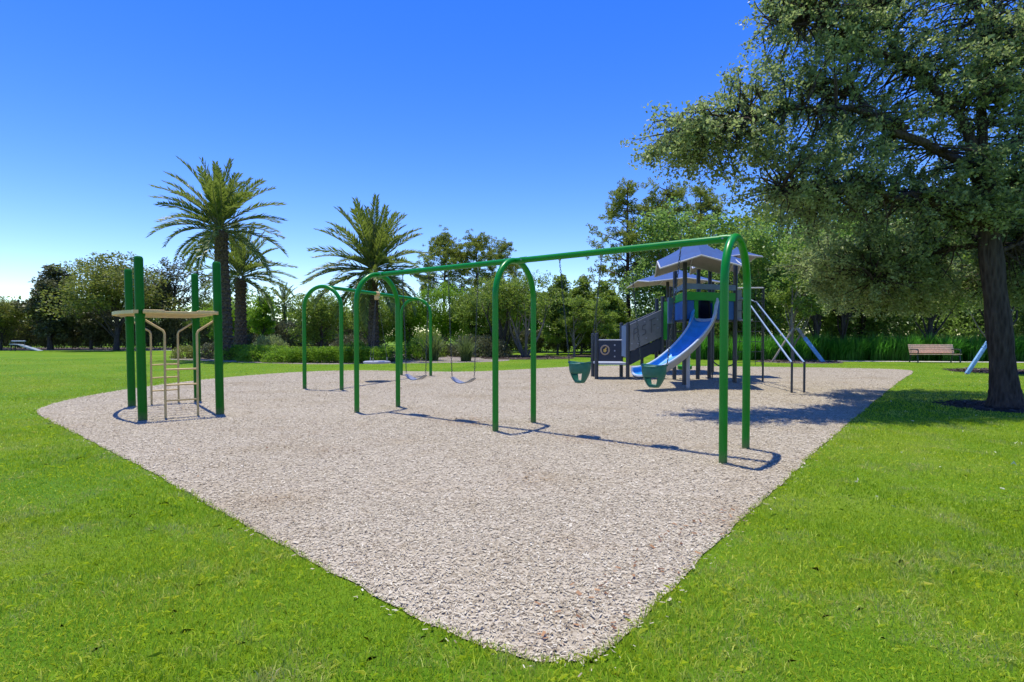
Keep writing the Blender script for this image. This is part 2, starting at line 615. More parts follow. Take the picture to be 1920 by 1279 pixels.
BED = [(0.24, 2.27), (0.06, 2.29), (-0.14, 2.39), (-0.41, 2.59), (-0.97, 3.05), (-1.79, 3.77), (-2.56, 4.46), (-3.54, 5.34),
       (-5.28, 6.84), (-6.92, 8.23), (-8.13, 9.25), (-8.73, 9.83), (-9.15, 10.56), (-9.5, 11.41), (-9.75, 12.42), (-9.9, 14.15),
       (-9.55, 17.47), (-8.12, 20.4), (-6.03, 21.3), (-4.06, 20.6), (-1.51, 20.2), (0.87, 22.12), (3.38, 24.4), (5.79, 24.4),
       (10.73, 23.59), (13.55, 22.83), (15.94, 21.78), (15.3, 20.4), (12.02, 16.65), (7.14, 10.72), (3.81, 6.65), (2.2, 4.61),
       (1.48, 3.72), (1.18, 3.34), (0.97, 3.06), (0.71, 2.71), (0.54, 2.48), (0.42, 2.36), (0.33, 2.29)]
BED = smooth_poly(BED, 2)


def wobble(poly, amp, step=0.12):
    q = []
    run = 0.0
    for i in range(len(poly)):
        a, b = Vector(poly[i]), Vector(poly[(i + 1) % len(poly)])
        n = max(1, min(40, int((b - a).length / step)))
        d = (b - a)
        nn = Vector((-d.y, d.x)).normalized() if d.length > 1e-6 else Vector((0, 0))
        for k in range(n):
            run += d.length / n
            p = a + d * (k / n) + nn * (random.gauss(0, amp) + 0.006 * math.sin(2.1 * run) + 0.006 * math.sin(7.3 * run + 1) + 0.005 * math.sin(17 * run))
            q.append((p.x, p.y))
    return q


BED = wobble(BED, 0.004, 0.07)
n_b = len(BED)
BIN = []
for i_ in range(n_b):
    t_ = Vector(BED[(i_ + 2) % n_b]) - Vector(BED[i_ - 2])
    w_ = Vector((-t_.y, t_.x)).normalized() * 0.02
    BIN.append((BED[i_][0] - w_.x, BED[i_][1] - w_.y))
bed = tag(sheet('play_surface', BED, 0.008, 'chip_sheet'), kind='structure')


def ell(cx, cy, rx, ry, n=40, amp=0.05, rot=0):
    out = []
    for k in range(n):
        a = 2 * math.pi * k / n
        r = 1 + random.gauss(0, amp)
        x, y = rx * math.cos(a) * r, ry * math.sin(a) * r
        out.append((cx + x * math.cos(rot) - y * math.sin(rot), cy + x * math.sin(rot) + y * math.cos(rot)))
    return out


BEDS = {
    'oak': (ell(9.6, 10.45, 1.05, 1.0), 'bark_sheet'),
    'palms': (smooth_poly([(-20.5, 31), (-17, 29.3), (-13.2, 26.9), (-9.0, 25.3), (-6.8, 26.2), (-5, 26.3), (-1.1, 27.6), (0.2, 29.8), (-1.2, 33), (-6, 38), (-14, 41), (-20, 38)]), 'pale_sheet'),
    'crepe': (smooth_poly([(-2.2, 30.6), (1.2, 30.2), (4.2, 31.6), (3.0, 36), (-1.5, 38)]), 'bark_sheet'),
    'birch': (smooth_poly([(3.4, 33.7), (7, 32.4), (9, 36), (4, 39)]), 'bark_sheet'),
    'brace': (ell(14.9, 28.0, 2.0, 1.9), 'pale_sheet'),
    'rbrace': (ell(18.7, 20.5, 1.7, 1.6), 'bark_sheet'),
    'hedgeleft': ([(-60, 51), (-14, 49.5), (-14, 60), (-60, 60)], 'bark_sheet'),
    'woods': (smooth_poly([(10, 30.5), (14, 30.3), (18, 29.4), (22, 28.9), (28, 28.0), (40, 27), (60, 30), (60, 70), (10, 70)]), 'bark_sheet'),
}
for k, (p, m) in BEDS.items():
    tag(sheet('planting_bed', p, 0.006 if k != 'palms' else 0.004, m), kind='structure')
tag(sheet('path', [(16.5, 28.3), (22, 27.5), (30, 26.2), (44, 24.6), (44, 25.4), (30, 27.0), (22, 28.35), (16.5, 29.0)], 0.012, 'concrete'), kind='structure')
tag(sheet('path', [(-50, 49.0), (-14, 47.6), (-14, 48.7), (-50, 50.3)], 0.012, 'concrete'), kind='structure')


# wood chips, real pieces lying on the play surface
def chips(n, ymin, ymax, size, zmax, poly, asp=(2.0, 4.5), rng=RNG):
    xs = np.array(poly)
    lo, hi = xs.min(0), xs.max(0)
    ymin, ymax = max(ymin, lo[1]), min(ymax, hi[1])
    P = np.column_stack([rng.uniform(lo[0], hi[0], n * 4), rng.uniform(ymin, ymax, n * 4)])
    P = P[in_poly(P, poly)][:n]
    n = len(P)
    L = size * rng.uniform(0.5, 1.5, n)
    W = L / rng.uniform(*asp, n)
    yaw = rng.uniform(0, 2 * np.pi, n)
    pit = rng.normal(0, 0.16, n)
    rol = rng.normal(0, 0.2, n)
    a = np.column_stack([np.cos(yaw) * np.cos(pit), np.sin(yaw) * np.cos(pit), np.sin(pit)])
    b = np.column_stack([-np.sin(yaw) * np.cos(rol), np.cos(yaw) * np.cos(rol), np.sin(rol)])
    z = 0.012 + np.abs(L * np.sin(pit)) * .5 + np.abs(W * np.sin(rol)) * .5 + rng.uniform(0, zmax, n)
    c = np.column_stack([P, z])
    la, wb = a * (L / 2)[:, None], b * (W / 2)[:, None]
    t1 = rng.uniform(0.4, 1.0, n)[:, None]
    t2 = rng.uniform(0.4, 1.0, n)[:, None]
    q = np.stack([c - la - wb * t1, c + la - wb * t2, c + la + wb * t1, c - la + wb * t2], 1)
    return q.reshape(-1, 3)


near = [p for p in BED]
cv = np.concatenate([chips(76000, 2.0, 4.6, 0.016, 0.004, BED, (1.6, 3.6)), chips(82000, 4.6, 9, 0.020, 0.005, BED, (1.6, 3.6)), chips(54000, 9, 16, 0.028, 0.007, BED, (1.6, 3.4)),
                     chips(30000, 16, 25, 0.035, 0.007, BED), chips(900, 2.0, 9, 0.036, 0.006, BED)])
ei = RNG.integers(0, n_b, 5000)
dist_w = np.array([1.0 / (1 + 0.02 * BED[k][1] ** 2) for k in ei])
ei = ei[RNG.uniform(0, 1, 5000) < dist_w]
str_ = chips(len(ei) * 2, 2.0, 6, 0.02, 0.0, BED, (1.6, 3.6)).reshape(-1, 4, 3)[:len(ei)]
ei = ei[:len(str_)]
ctr = str_.mean(1, keepdims=True)
dst = np.array([[BED[k][0], BED[k][1], 0] for k in ei]) + np.column_stack([RNG.normal(0, .05, len(ei)), RNG.normal(0, .05, len(ei)), RNG.uniform(.015, .035, len(ei))])
cv = np.concatenate([cv, (str_ - ctr + dst[:, None, :]).reshape(-1, 3)])
chip_o = tag(link('wood_chips', np_mesh('wood_chips', cv, 4, 'chips')), 'pale weathered wood chips covering the play area', 'wood chips', kind='stuff')
bc = [chips(1500, 0, 99, 0.07, 0.02, BEDS['oak'][0]), chips(2500, 0, 99, 0.10, 0.03, BEDS['rbrace'][0]), chips(2500, 0, 99, 0.1, 0.03, BEDS['brace'][0]),
      chips(3000, 0, 99, 0.1, 0.03, BEDS['crepe'][0])]
tag(link('bark_mulch', np_mesh('bark_mulch', np.concatenate(bc), 4, 'chips_dark')), 'brown bark mulch scattered in the planting beds', 'mulch', kind='stuff')
corner = [(0.05, 2.35), (0.3, 2.3), (0.95, 3.05), (1.9, 4.3), (1.6, 4.4), (0.6, 3.2), (0.1, 2.8)]
dl = np.concatenate([chips(110, 0, 99, 0.026, 0.012, corner, (1.3, 2.4)), chips(70, 3, 12, 0.03, 0.012, BED, (1.3, 2.4))])
tag(link('fallen_leaves', np_mesh('fallen_leaves', dl, 4, 'dead_leaf')), 'brown fallen leaves lying on the wood chips', 'leaves', kind='stuff')


# lawn blades
def blades(n, ymin, ymax, xr, h, w, rng=RNG, lean=0.55):
    P = np.column_stack([rng.uniform(-1, 1, n), rng.uniform(ymin, ymax, n)])
    P[:, 0] *= np.minimum(xr, 1.15 * P[:, 1] + 1.2)
    keep = ~in_poly(P, BIN)
    for k in ('oak', 'rbrace', 'brace'):
        keep &= ~in_poly(P, BEDS[k][0])
    P = P[keep]
    n = len(P)
    # tufts differ in height from place to place
    amp = 0.75 + 0.3 * np.sin(P[:, 0] * 2.3 + 1.7 * np.sin(P[:, 1] * 1.1)) * np.sin(P[:, 1] * 2.9 + P[:, 0] * 0.7)
    H = h * rng.uniform(0.45, 1.35, n) * amp
    W = w * rng.uniform(0.6, 1.4, n)
    yaw = rng.uniform(0, 2 * np.pi, n)
    ly = rng.uniform(0, 2 * np.pi, n)
    ll = np.abs(rng.normal(0, lean, n)) + 0.15
    side = np.column_stack([np.cos(yaw), np.sin(yaw), np.zeros(n)]) * (W / 2)[:, None]
    ld = np.column_stack([np.cos(ly), np.sin(ly), np.zeros(n)])
    base = np.column_stack([P, np.full(n, -0.003)])
    mid = base + ld * (H * ll * 0.35)[:, None] + np.array([0, 0, 1]) * (H * 0.6)[:, None]
    tip = base + ld * (H * ll * 1.05)[:, None] + np.array([0, 0, 1]) * (H * (1.05 - 0.35 * np.minimum(ll, 1.5)))[:, None]
    q = np.stack([base - side, base + side, mid + side * 0.8, tip, mid - side * 0.8], 1)
    return q.reshape(-1, 3)


gv = np.concatenate([blades(200000, 1.4, 4.2, 9, 0.046, 0.0042), blades(180000, 4.2, 9, 14, 0.044, 0.0066), blades(120000, 9, 18, 24, 0.042, 0.012),
                     blades(54000, 18, 32, 36, 0.04, 0.018)])
grass = tag(link('grass', np_mesh('grass', gv, 5, 'lawn_blade')), 'mown green lawn grass around the wood chip play area', 'grass', kind='stuff')
P = np.column_stack([RNG.uniform(2, 16, 400), RNG.uniform(4, 24, 400)])
P = P[~in_poly(P, BED)][:130]
lp = [np.array([x, y, 0.05]) + RNG.normal(0, 0.014, (4, 3)) for x, y in P]
tag(link('fallen_petals', np_mesh('fallen_petals', np.concatenate(lp), 4, 'litter')), 'pale petals scattered on the lawn beneath the oak', 'petals', kind='stuff')


# ------------------------------------------------------------------ vegetation generators
def leaf_cloud(C, n_per, spread, size, asp=2.0, rng=RNG, flat=0.0, axis=None):
    """n_per leaves around each centre; diamonds, random orientation"""
    C = np.asarray(C, float)
    N = len(C) * n_per
    c = np.repeat(C, n_per, 0)
    d = rng.normal(0, 1, (N, 3))
    d /= np.linalg.norm(d, axis=1)[:, None] + 1e-9
    sp = np.asarray(spread, float)
    if sp.ndim == 0:
        sp = np.full(len(C), float(sp))
    rr = np.repeat(sp, n_per) * rng.uniform(0.15, 1, N) ** 0.6
    off = d * rr[:, None]
    off[:, 2] *= 0.75
    if axis is not None:                      # stretched along its twig
        ax = np.repeat(np.asarray(axis), n_per, 0)
        off = off * 0.62 + ax * (rng.uniform(-1.5, 1.0, N) * np.repeat(sp, n_per))[:, None]
    c = c + off
    a = rng.normal(0, 1, (N, 3))
    a[:, 2] *= 1 - flat
    a += d * 0.6
    a /= np.linalg.norm(a, axis=1)[:, None] + 1e-9
    up = rng.normal(0, 1, (N, 3)) + np.array([0, 0, 1.2 * flat])
    b = np.cross(a, up)
    b /= np.linalg.norm(b, axis=1)[:, None] + 1e-9
    L = size * rng.uniform(0.6, 1.4, N)
    W = L / asp
    la, wb = a * (L / 2)[:, None], b * (W / 2)[:, None]
    return np.stack([c - la, c - wb + la * 0.15, c + la, c + wb + la * 0.15], 1).reshape(-1, 3)


def ellip_points(n, c, r, rng=RNG, shell=0.35):
    d = rng.normal(0, 1, (n, 3))
    d /= np.linalg.norm(d, axis=1)[:, None]
    rad = shell + (1 - shell) * rng.uniform(0, 1, n) ** 0.5
    return np.asarray(c) + d * rad[:, None] * np.asarray(r)


def limb(p0, p1, sag=0.12, n=5):
    p0, p1 = Vector(p0), Vector(p1)
    L = (p1 - p0).length
    w = Vector((random.gauss(0, 1), random.gauss(0, 1), random.gauss(0.6, 0.6))) * L * sag
    return [p0.lerp(p1, t) + w * math.sin(math.pi * t) for t in [k / (n - 1) for k in range(n)]]


PROTO = {}


def proto_broad(key, H, Rr, th, nblob, ncl, nper, leaf, lsize=0.12, bark='bark', tr=None, multi=1, cone=0.0, spread=0.34, seed=0, low=0.0, blobr=(0.30, 0.46)):
    """broadleaf tree: trunk forks into limbs that carry uneven leaf masses"""
    rng = np.random.default_rng(seed + 100)
    random.seed(seed)
    tr = tr or H * 0.022
    t = MB()
    heads = []
    for k in range(multi):
        if multi == 1:
            top = Vector((random.gauss(0, 0.1), random.gauss(0, 0.1), H * 0.72))
            path = limb((0, 0, -0.1), top, 0.02, 7)
            t.tube(path, [tr * (1.25 if i == 0 else 1 - 0.12 * i) for i in range(7)], 8)
            heads.append(path)
        else:
            a = 2 * math.pi * k / multi + random.uniform(-.3, .3)
            top = Vector((math.cos(a) * Rr * .55, math.sin(a) * Rr * .55, H * random.uniform(.6, .75)))
            path = limb((math.cos(a) * .08, math.sin(a) * .08, -0.1), top, 0.08, 7)
            t.tube(path, [tr * (1 - 0.11 * i) for i in range(7)], 6)
            heads.append(path)
    cen = []
    ch = H - th
    for b in range(nblob):
        while True:
            q = rng.normal(0, 1, 3)
            q /= np.linalg.norm(q)
            q *= rng.uniform(0.2, 1) ** 0.6
            if q[2] > -0.95:
                break
        zz = th + ch * (0.5 + 0.42 * q[2])
        f = (zz - th) / ch
        rad = Rr * 0.74 * (1 - cone * f)
        bc = np.array([q[0] * rad, q[1] * rad, zz])
        br = Rr * rng.uniform(*blobr) * (1 - 0.55 * cone * f)
        path = random.choice(heads)
        i0 = min(5, max(1, int(6 * max(0.1, (bc[2] - 0.25 * H)) / (H * 0.8))))
        t.tube(limb(path[i0], Vector(bc), 0.08, 4), [tr * 0.42, tr * 0.3, tr * 0.2, tr * 0.1], 4, cap=False)
        cen.append(ellip_points(ncl, bc, (br, br, br * 0.72), rng, 0.5))
    cen = np.concatenate(cen)
    cen = cen[cen[:, 2] > low]
    lv = leaf_cloud(cen, nper, spread * Rr / 3, lsize, 1.8, rng, 0.3)
    PROTO[key] = (t.mesh(key + '_trunk', bark), np_mesh(key + '_crown', lv, 4, leaf))


def proto_pine(key, H, Rr, seed, clear=0.3, n=46):
    rng = np.random.default_rng(seed)
    random.seed(seed)
    t = MB()
    path = limb((0, 0, -0.1), (random.gauss(0, .3), random.gauss(0, .3), H * 0.97), 0.015, 9)
    t.tube(path, [H * 0.0145 * (1.15 - i * 0.12) for i in range(9)], 8)
    C = []
    for k in range(n):
        f = clear + (1 - clear) * (k + random.random()) / n
        i = f * 8 * 0.97
        p = path[int(i)].lerp(path[min(8, int(i) + 1)], i % 1)
        a = random.uniform(0, 2 * math.pi)
        g = (f - clear) / (1 - clear)
        L = Rr * (0.45 + 0.75 * math.sin(math.pi * min(1, 0.25 + 0.75 * g))) * random.uniform(0.5, 1.1) * (1.05 - 0.55 * g)
        e = p + Vector((math.cos(a) * L, math.sin(a) * L, L * random.uniform(0.05, 0.45)))
        pl = limb(p, e, 0.06, 5)
        t.tube(pl, [H * 0.004, H * 0.0034, H * 0.0027, H * 0.002, H * 0.001], 4, cap=False)
        for s in range(random.randint(4, 7)):
            q = pl[random.randint(2, 4)].lerp(pl[-1], random.random())
            C.append(q + Vector((random.gauss(0, .42), random.gauss(0, .42), random.gauss(0.12, .22))))
    C = np.array(C)
    lv = np.concatenate([leaf_cloud(C, 46, 0.34, 0.24, 3.6, rng), leaf_cloud(C + rng.normal(0, 0.35, C.shape), 24, 0.22, 0.2, 3.4, rng)])
    PROTO[key] = (t.mesh(key + '_trunk', 'bark_pine'), np_mesh(key + '_crown', lv, 4, 'pine'))


def proto_shrub(key, r, n, nper, leaf, lsize, spread, seed, box=False):
    rng = np.random.default_rng(seed)
    random.seed(seed)
    t = MB()
    if box:
        C = np.column_stack([rng.uniform(-r[0], r[0], n), rng.uniform(-r[1], r[1], n), rng.uniform(0.05, 1, n) ** 0.7 * (r[2] - 0.08)])
    else:
        d = rng.normal(0, 1, (n, 3))
        d /= np.linalg.norm(d, axis=1)[:, None]
        C = d * (rng.uniform(0.35, 1, n) ** 0.5)[:, None] * np.array(r)
        C[:, 2] = np.abs(C[:, 2])
    for k in range(7):
        q = C[rng.integers(len(C))]
        t.tube(limb((q[0] * .25, q[1] * .25, 0), tuple(q), 0.08, 4), [0.03, 0.022, 0.016, 0.008], 4, cap=False)
    lv = leaf_cloud(C, nper, spread, lsize, 1.9, rng)
    lv = lv.reshape(-1, 4, 3)
    lv = lv[lv[:, :, 2].min(1) > 0.0].reshape(-1, 3)
    PROTO[key] = (t.mesh(key + '_stems', 'bark'), np_mesh(key + '_leaves', lv, 4, leaf))


def proto_clump(key, n, h, w, mat, seed, spreadr=0.25, lean=0.7):
    rng = np.random.default_rng(seed)
    qs = []
    for k in range(n):
        a = rng.uniform(0, 2 * np.pi)
        r = spreadr * rng.uniform(0, 1) ** 0.5
        b = np.array([np.cos(a) * r, np.sin(a) * r, 0])
        a2 = a + rng.normal(0, 0.7)
        ld = np.array([np.cos(a2), np.sin(a2), 0])
        L = h * rng.uniform(0.6, 1.15)
        ln = abs(rng.normal(0, lean)) * L * 0.75
        sd = np.array([-np.sin(a2), np.cos(a2), 0]) * w * rng.uniform(0.6, 1.3)
        pts = [b + ld * ln * t ** 2 + np.array([0, 0, L * (t - 0.28 * (ln / L) * t ** 3)]) for t in (0, 0.35, 0.7, 1.0)]
        ws = (0.7, 1, 0.7, 0.05)
        for i in range(3):
            qs.append([pts[i] - sd * ws[i], pts[i] + sd * ws[i], pts[i + 1] + sd * ws[i + 1], pts[i + 1] - sd * ws[i + 1]])
    PROTO[key] = (None, np_mesh(key + '_blades', np.array(qs).reshape(-1, 3), 4, mat))


def plant(name, key, x, y, label, cat, group=None, s=(1, 1, 1), rz=None, parts=('trunk', 'crown'), leaf=None, bark=None):
    if not hasattr(s, '__len__'):
        s = (s, s, s)
    t = thing(name, (x, y, 0), label, cat, group, random.uniform(0, 6.28) if rz is None else rz)
    t.scale = s
    for me, pn, mt in zip(PROTO[key], parts, (bark, leaf)):
        if me is None:
            continue
        o = link(pn, me, t)
        if mt:
            o.material_slots[0].link = 'OBJECT'
            o.material_slots[0].material = M[mt]
    return t


# ------------------------------------------------------------------ the big oak at the right
random.seed(21)
oak = thing('oak_tree', (9.5, 10.35, 0), 'large live oak with dark trunk rising from a ring of bark mulch', 'tree')
tp = [(9.52, 10.35, -0.1), (9.5, 10.35, 0.12), (9.46, 10.35, 0.5), (9.38, 10.36, 1.3), (9.27, 10.38, 2.3), (9.16, 10.4, 3.3), (9.08, 10.42, 4.1), (9.05, 10.45, 4.7)]
trk = MB()
pts = []
for i in range(len(tp) - 1):
    for k in range(6):
        pts.append(Vector(tp[i]).lerp(Vector(tp[i + 1]), k / 6))
rad = []
for p in pts:
    z = max(0, p.z)
    rad.append(0.215 - 0.012 * z + 0.13 * math.exp(-z * 5.5) + 0.010 * math.sin(z * 5))
trk.tube(pts, rad, 26, wob=0.035)
limbs = [
    [(9.08, 10.42, 4.2), (8.5, 10.3, 4.7), (7.2, 10.05, 5.15), (6.2, 9.9, 5.5), (5.3, 9.95, 5.6), (4.4, 10.0, 5.4), (3.5, 10.0, 5.15)],
    [(9.05, 10.45, 4.6), (8.6, 10.5, 5.6), (7.9, 10.6, 6.5), (6.9, 10.7, 7.1), (6.0, 10.6, 7.4), (5.0, 10.5, 7.4)],
    [(9.05, 10.45, 4.5), (9.15, 10.6, 5.8), (9.3, 10.7, 7.2), (9.1, 10.9, 8.5), (9.0, 11, 9.8)],
    [(9.07, 10.45, 4.4), (9.8, 10.6, 5.2), (10.8, 10.8, 5.7), (11.8, 11, 6.2), (12.6, 11.2, 6.4)],
    [(9.16, 10.4, 3.3), (8.5, 10.35, 3.75), (7.6, 10.25, 4.0), (6.6, 10.2, 4.15), (5.8, 10.15, 4.05), (5.0, 10.1, 4.1)],
    [(9.2, 10.4, 3.0), (9.3, 11.2, 3.6), (9.2, 12.0, 4.1), (8.8, 13.0, 4.5), (8.4, 13.6, 4.7)],
    [(9.1, 10.4, 3.9), (9.6, 9.9, 4.4), (10.4, 9.6, 4.8), (11.2, 9.5, 5.2)],
    [(9.22, 10.4, 2.7), (9.7, 10.5, 3.1), (10.4, 10.6, 3.4), (11.2, 10.8, 3.5)],
    [(8.1, 10.6, 6.3), (7.6, 10.9, 7.2), (7.3, 11, 8.2)],
    [(9.2, 10.5, 3.1), (8.8, 11.2, 3.15), (8.2, 11.8, 2.95), (7.6, 12.5, 3.0), (7.0, 12.7, 3.0)],
    [(9.2, 11.9, 4.0), (9.3, 12.6, 3.3), (9.4, 13.2, 2.7), (9.2, 13.7, 2.4)],
    [(10.4, 10.6, 3.4), (10.8, 11.4, 3.2), (11.2, 12.4, 2.9), (11.4, 13.0, 2.6)],
    [(8.2, 11.8, 2.95), (7.9, 11.4, 2.7), (7.5, 11.2, 2.5)],
    [(7.2, 10.05, 5.15), (6.6, 10.4, 5.9), (6.0, 10.8, 6.3)],
]
nodes = []
for L in limbs:
    r0 = 0.10 if L[0][2] > 3.2 else 0.07
    path = []
    for i in range(len(L) - 1):
        for k in range(3):
            q = Vector(L[i]).lerp(Vector(L[i + 1]), k / 3)
            path.append(q + Vector((random.gauss(0, .03), random.gauss(0, .03), random.gauss(0, .04))))
    path.append(Vector(L[-1]))
    n = len(path)
    trk.tube(path, [r0 * (1 - 0.88 * i / (n - 1)) for i in range(n)], 9, cap=False)
    nodes += path[2:]
NP = np.array([tuple(p) for p in nodes])
blobs = [((3.7, 10.0, 5.0), (1.55, 1.0, .62), 95), ((3.2, 10.0, 4.75), (.75, .6, .35), 26), ((4.5, 10.1, 5.75), (.9, .8, .5), 40), ((5.75, 10.3, 7.3), (1.35, 1.1, 1.5), 150), ((5.6, 10.2, 4.4), (1.8, 1.1, .95), 150),
         ((7.2, 10.8, 6.0), (1.9, 1.3, 1.6), 190), ((7.5, 10.9, 3.8), (1.9, 1.0, 1.1), 170), ((9.2, 11.3, 8.4), (2.6, 1.6, 1.8), 170),
         ((10.8, 11.3, 5.6), (2.0, 1.3, 1.8), 150), ((9.6, 12.0, 4.0), (1.6, 1.0, 1.3), 100), ((8.0, 12.4, 2.75), (1.4, .7, .75), 80), ((7.3, 12.6, 3.0), (1.0, .7, .7), 50),
         ((10.7, 11.2, 3.2), (1.1, .8, .9), 80), ((9.0, 9.75, 4.1), (1.3, .45, .85), 90), ((6.9, 11.0, 8.4), (1.8, 1.2, 1.3), 120), ((11.4, 11.6, 7.8), (1.9, 1.2, 1.6), 110), ((9.4, 10.0, 6.4), (1.5, .6, 1.2), 110), ((11.6, 11.6, 4.0), (1.3, .8, 1.0), 80), ((9.3, 12.9, 2.7), (1.5, .6, .8), 70), ((8.4, 13.2, 2.9), (1.5, .8, .7), 70), ((9.4, 13.6, 2.3), (1.7, .7, .6), 80), ((11.2, 13.0, 2.5), (1.6, .7, .7), 60), ((8.0, 11.3, 2.55), (1.3, .7, .6), 80), ((7.1, 11.7, 3.0), (.9, .6, .5), 40), ((10.4, 10.9, 2.5), (.9, .6, .6), 50)]
orng = np.random.default_rng(5)
C, AX, SP = [], [], []
for c, r, n in blobs:
    pp = ellip_points(int(n * 1.28), c, r, orng, 0.25)
    C.append(pp)
C = np.concatenate(C)
C[:, 2] = np.maximum(C[:, 2], 1.85 + 0.3 * orng.uniform(0, 1, len(C)))
random.seed(4)
for p in C:
    dd = np.linalg.norm((NP - p) * np.array([1, 1, 1.2]), axis=1)
    j = np.argsort(dd)[random.randint(0, 2)]
    a = Vector(NP[j])
    e = Vector(p)
    pl = limb(a, e, 0.12, 5)
    trk.tube(pl, [0.022, 0.017, 0.013, 0.009, 0.004], 4, cap=False)
    ax = (pl[-1] - pl[-2])
    ax = ax.normalized() if ax.length > 1e-4 else Vector((0, 0, 1))
    AX.append(tuple(ax))
trk.build('trunk', 'bark_oak', oak)
ov = leaf_cloud(C, 70, orng.uniform(0.14, 0.30, len(C)), 0.070, 1.9, orng, 0.2, np.array(AX)) - np.array([9.5, 10.35, 0])
link('crown', np_mesh('oak_crown', ov, 4, 'oak'), oak)

# ------------------------------------------------------------------ palms
def frond_mesh(name, L, droop, seed, nl=44):
    rng = np.random.default_rng(seed)
    pts = []
    ang = 0.0
    p = np.zeros(3)
    n = 24
    for i in range(n + 1):
        pts.append(p.copy())
        ang = -droop * (i / n) ** 1.4
        p = p + np.array([math.cos(ang), 0, math.sin(ang)]) * L / n
    pts = np.array(pts)
    q = []
    for i in range(nl):
        t = 0.14 + 0.86 * i / (nl - 1)
        k = min(n - 1, int(t * n))
        fr = t * n - k
        base = pts[k] * (1 - fr) + pts[k + 1] * fr if k < n else pts[n]
        tan = pts[k + 1] - pts[k]
        tan /= np.linalg.norm(tan)
        nor = np.array([-tan[2], 0, tan[0]])
        ll = L * 0.145 * (0.45 + 0.75 * math.sin(math.pi * min(1, 0.12 + 0.83 * t))) * rng.uniform(0.85, 1.15)
        for s in (-1, 1):
            d = tan * rng.uniform(0.75, 1.05) + np.array([0, s, 0]) * 0.6 + nor * rng.uniform(0.0, 0.5)
            d /= np.linalg.norm(d)
            w = np.cross(d, nor + rng.normal(0, .4, 3))
            w = w / (np.linalg.norm(w) + 1e-9) * 0.042
            tip = base + d * ll + np.array([0, 0, -0.05 * ll])
            m1 = base + d * ll * 0.4
            q.append([base, m1 + w, tip, m1 - w])
    nq = len(q)
    me = MB()
    me.tube([tuple(x) for x in pts[::3]], [0.045 * (1 - 0.85 * i / 8) for i in range(len(pts[::3]))], 4, mi=1)
    for a in q:
        me.add(a, [(0, 1, 2, 3)], 0)
    return me.mesh(name, ['palm', 'rachis'], smooth=False)


FR = [frond_mesh('frond_mesh', 1.0 * L, dr, 30 + i) for i, (L, dr) in enumerate([(3.5, 0.55), (3.6, 0.8), (3.4, 1.05), (3.3, 0.35)])]


def palm(x, y, h, r, label, nf, scale, seed, lean=(0, 0), el0=-24):
    random.seed(seed)
    t = thing('palm_tree', (x, y, 0), label, 'palm tree')
    mb = MB()
    rings = int(h / 0.13)
    sides = 16
    vs, fs = [], []
    for i in range(rings + 1):
        z = h * i / rings
        f = z / h
        base = r * (1.12 - 0.2 * f + 0.28 * max(0, f - 0.8) * 3) + 0.12 * r * math.exp(-z * 2)
        for k in range(sides):
            a = 2 * math.pi * (k + 0.5 * (i % 2)) / sides
            rr = base * (1 + (0.16 if (i + 2 * k) % 4 == 0 else -0.06) + random.uniform(-.05, .05))
            vs.append((x + lean[0] * f + rr * math.cos(a), y + lean[1] * f + rr * math.sin(a), z - 0.05))
    for i in range(rings):
        for k in range(sides):
            k2 = (k + 1) % sides
            fs.append((i * sides + k, i * sides + k2, (i + 1) * sides + k2, (i + 1) * sides + k))
    mb.add(vs, fs)
    mb.build('trunk', 'bark_palm', t, smooth=False)
    top = Vector((lean[0], lean[1], h - 0.1))
    for i in range(nf):
        f = i / (nf - 1)
        el = R(el0 + (84 - el0) * f ** 0.85 + random.uniform(-7, 7))
        az = i * 2.39996 + random.uniform(-.2, .2)
        me = FR[2 if f < 0.25 else (1 if f < 0.6 else (0 if f < 0.85 else 3))]
        o = link('frond', me, t)
        o.location = top + Vector((math.cos(az), math.sin(az), 0)) * r * 0.5 * (1 - f) + Vector((0, 0, 0.55 * f))
        o.rotation_euler = (Matrix.Rotation(az, 3, 'Z') @ Matrix.Rotation(-el, 3, 'Y') @ Matrix.Rotation(random.uniform(-.5, .5), 3, 'X')).to_euler()
        sc = scale * random.uniform(0.85, 1.08)
        o.scale = (sc, sc, sc)
    return t


palm(-15.9, 30, 7.2, 0.345, 'tallest date palm with a full round crown at left', 50, 1.04, 1, lean=(-.25, 0))
palm(-19.1, 38, 5.4, 0.36, 'shorter date palm just behind the tallest palm', 44, 1.0, 2)
palm(-7.75, 30.2, 4.9, 0.27, 'stout date palm behind the rear arched swing frame', 66, 1.04, 3, el0=-48)
palm(-29.5, 70, 5.2, 0.28, 'small distant palm behind the feathery cypress', 26, 0.8, 4)

# ------------------------------------------------------------------ tree and shrub kinds
proto_broad('oakA', 8.8, 4.2, 2.2, 22, 26, 30, 'olive', 0.19, seed=1, spread=0.42)
proto_broad('oakB', 8.6, 3.4, 2.0, 20, 22, 30, 'dark', 0.19, seed=2, spread=0.40)
proto_broad('magnolia', 8.4, 2.9, 0.3, 30, 24, 30, 'dark', 0.224, seed=3, cone=0.72, spread=0.45)
proto_broad('cypress', 5.5, 1.8, 0.7, 20, 16, 33, 'bright', 0.134, seed=4, cone=0.75, spread=0.4, tr=0.07)
proto_broad('crepe', 5.4, 2.6, 2.3, 18, 18, 30, 'mid', 0.123, 'bark_pale', seed=5, multi=6, tr=0.085, spread=0.42)
proto_broad('bushtree', 5.2, 2.7, 0.5, 24, 22, 30, 'mid', 0.146, seed=6, spread=0.42)
proto_broad('bushtree2', 5.6, 2.5, 0.7, 24, 20, 30, 'bright', 0.146, seed=7, spread=0.45)
proto_broad('woodA', 9.5, 3.9, 1.0, 26, 24, 33, 'wood_leaf', 0.19, seed=8, spread=0.42, bark='bark_pale')
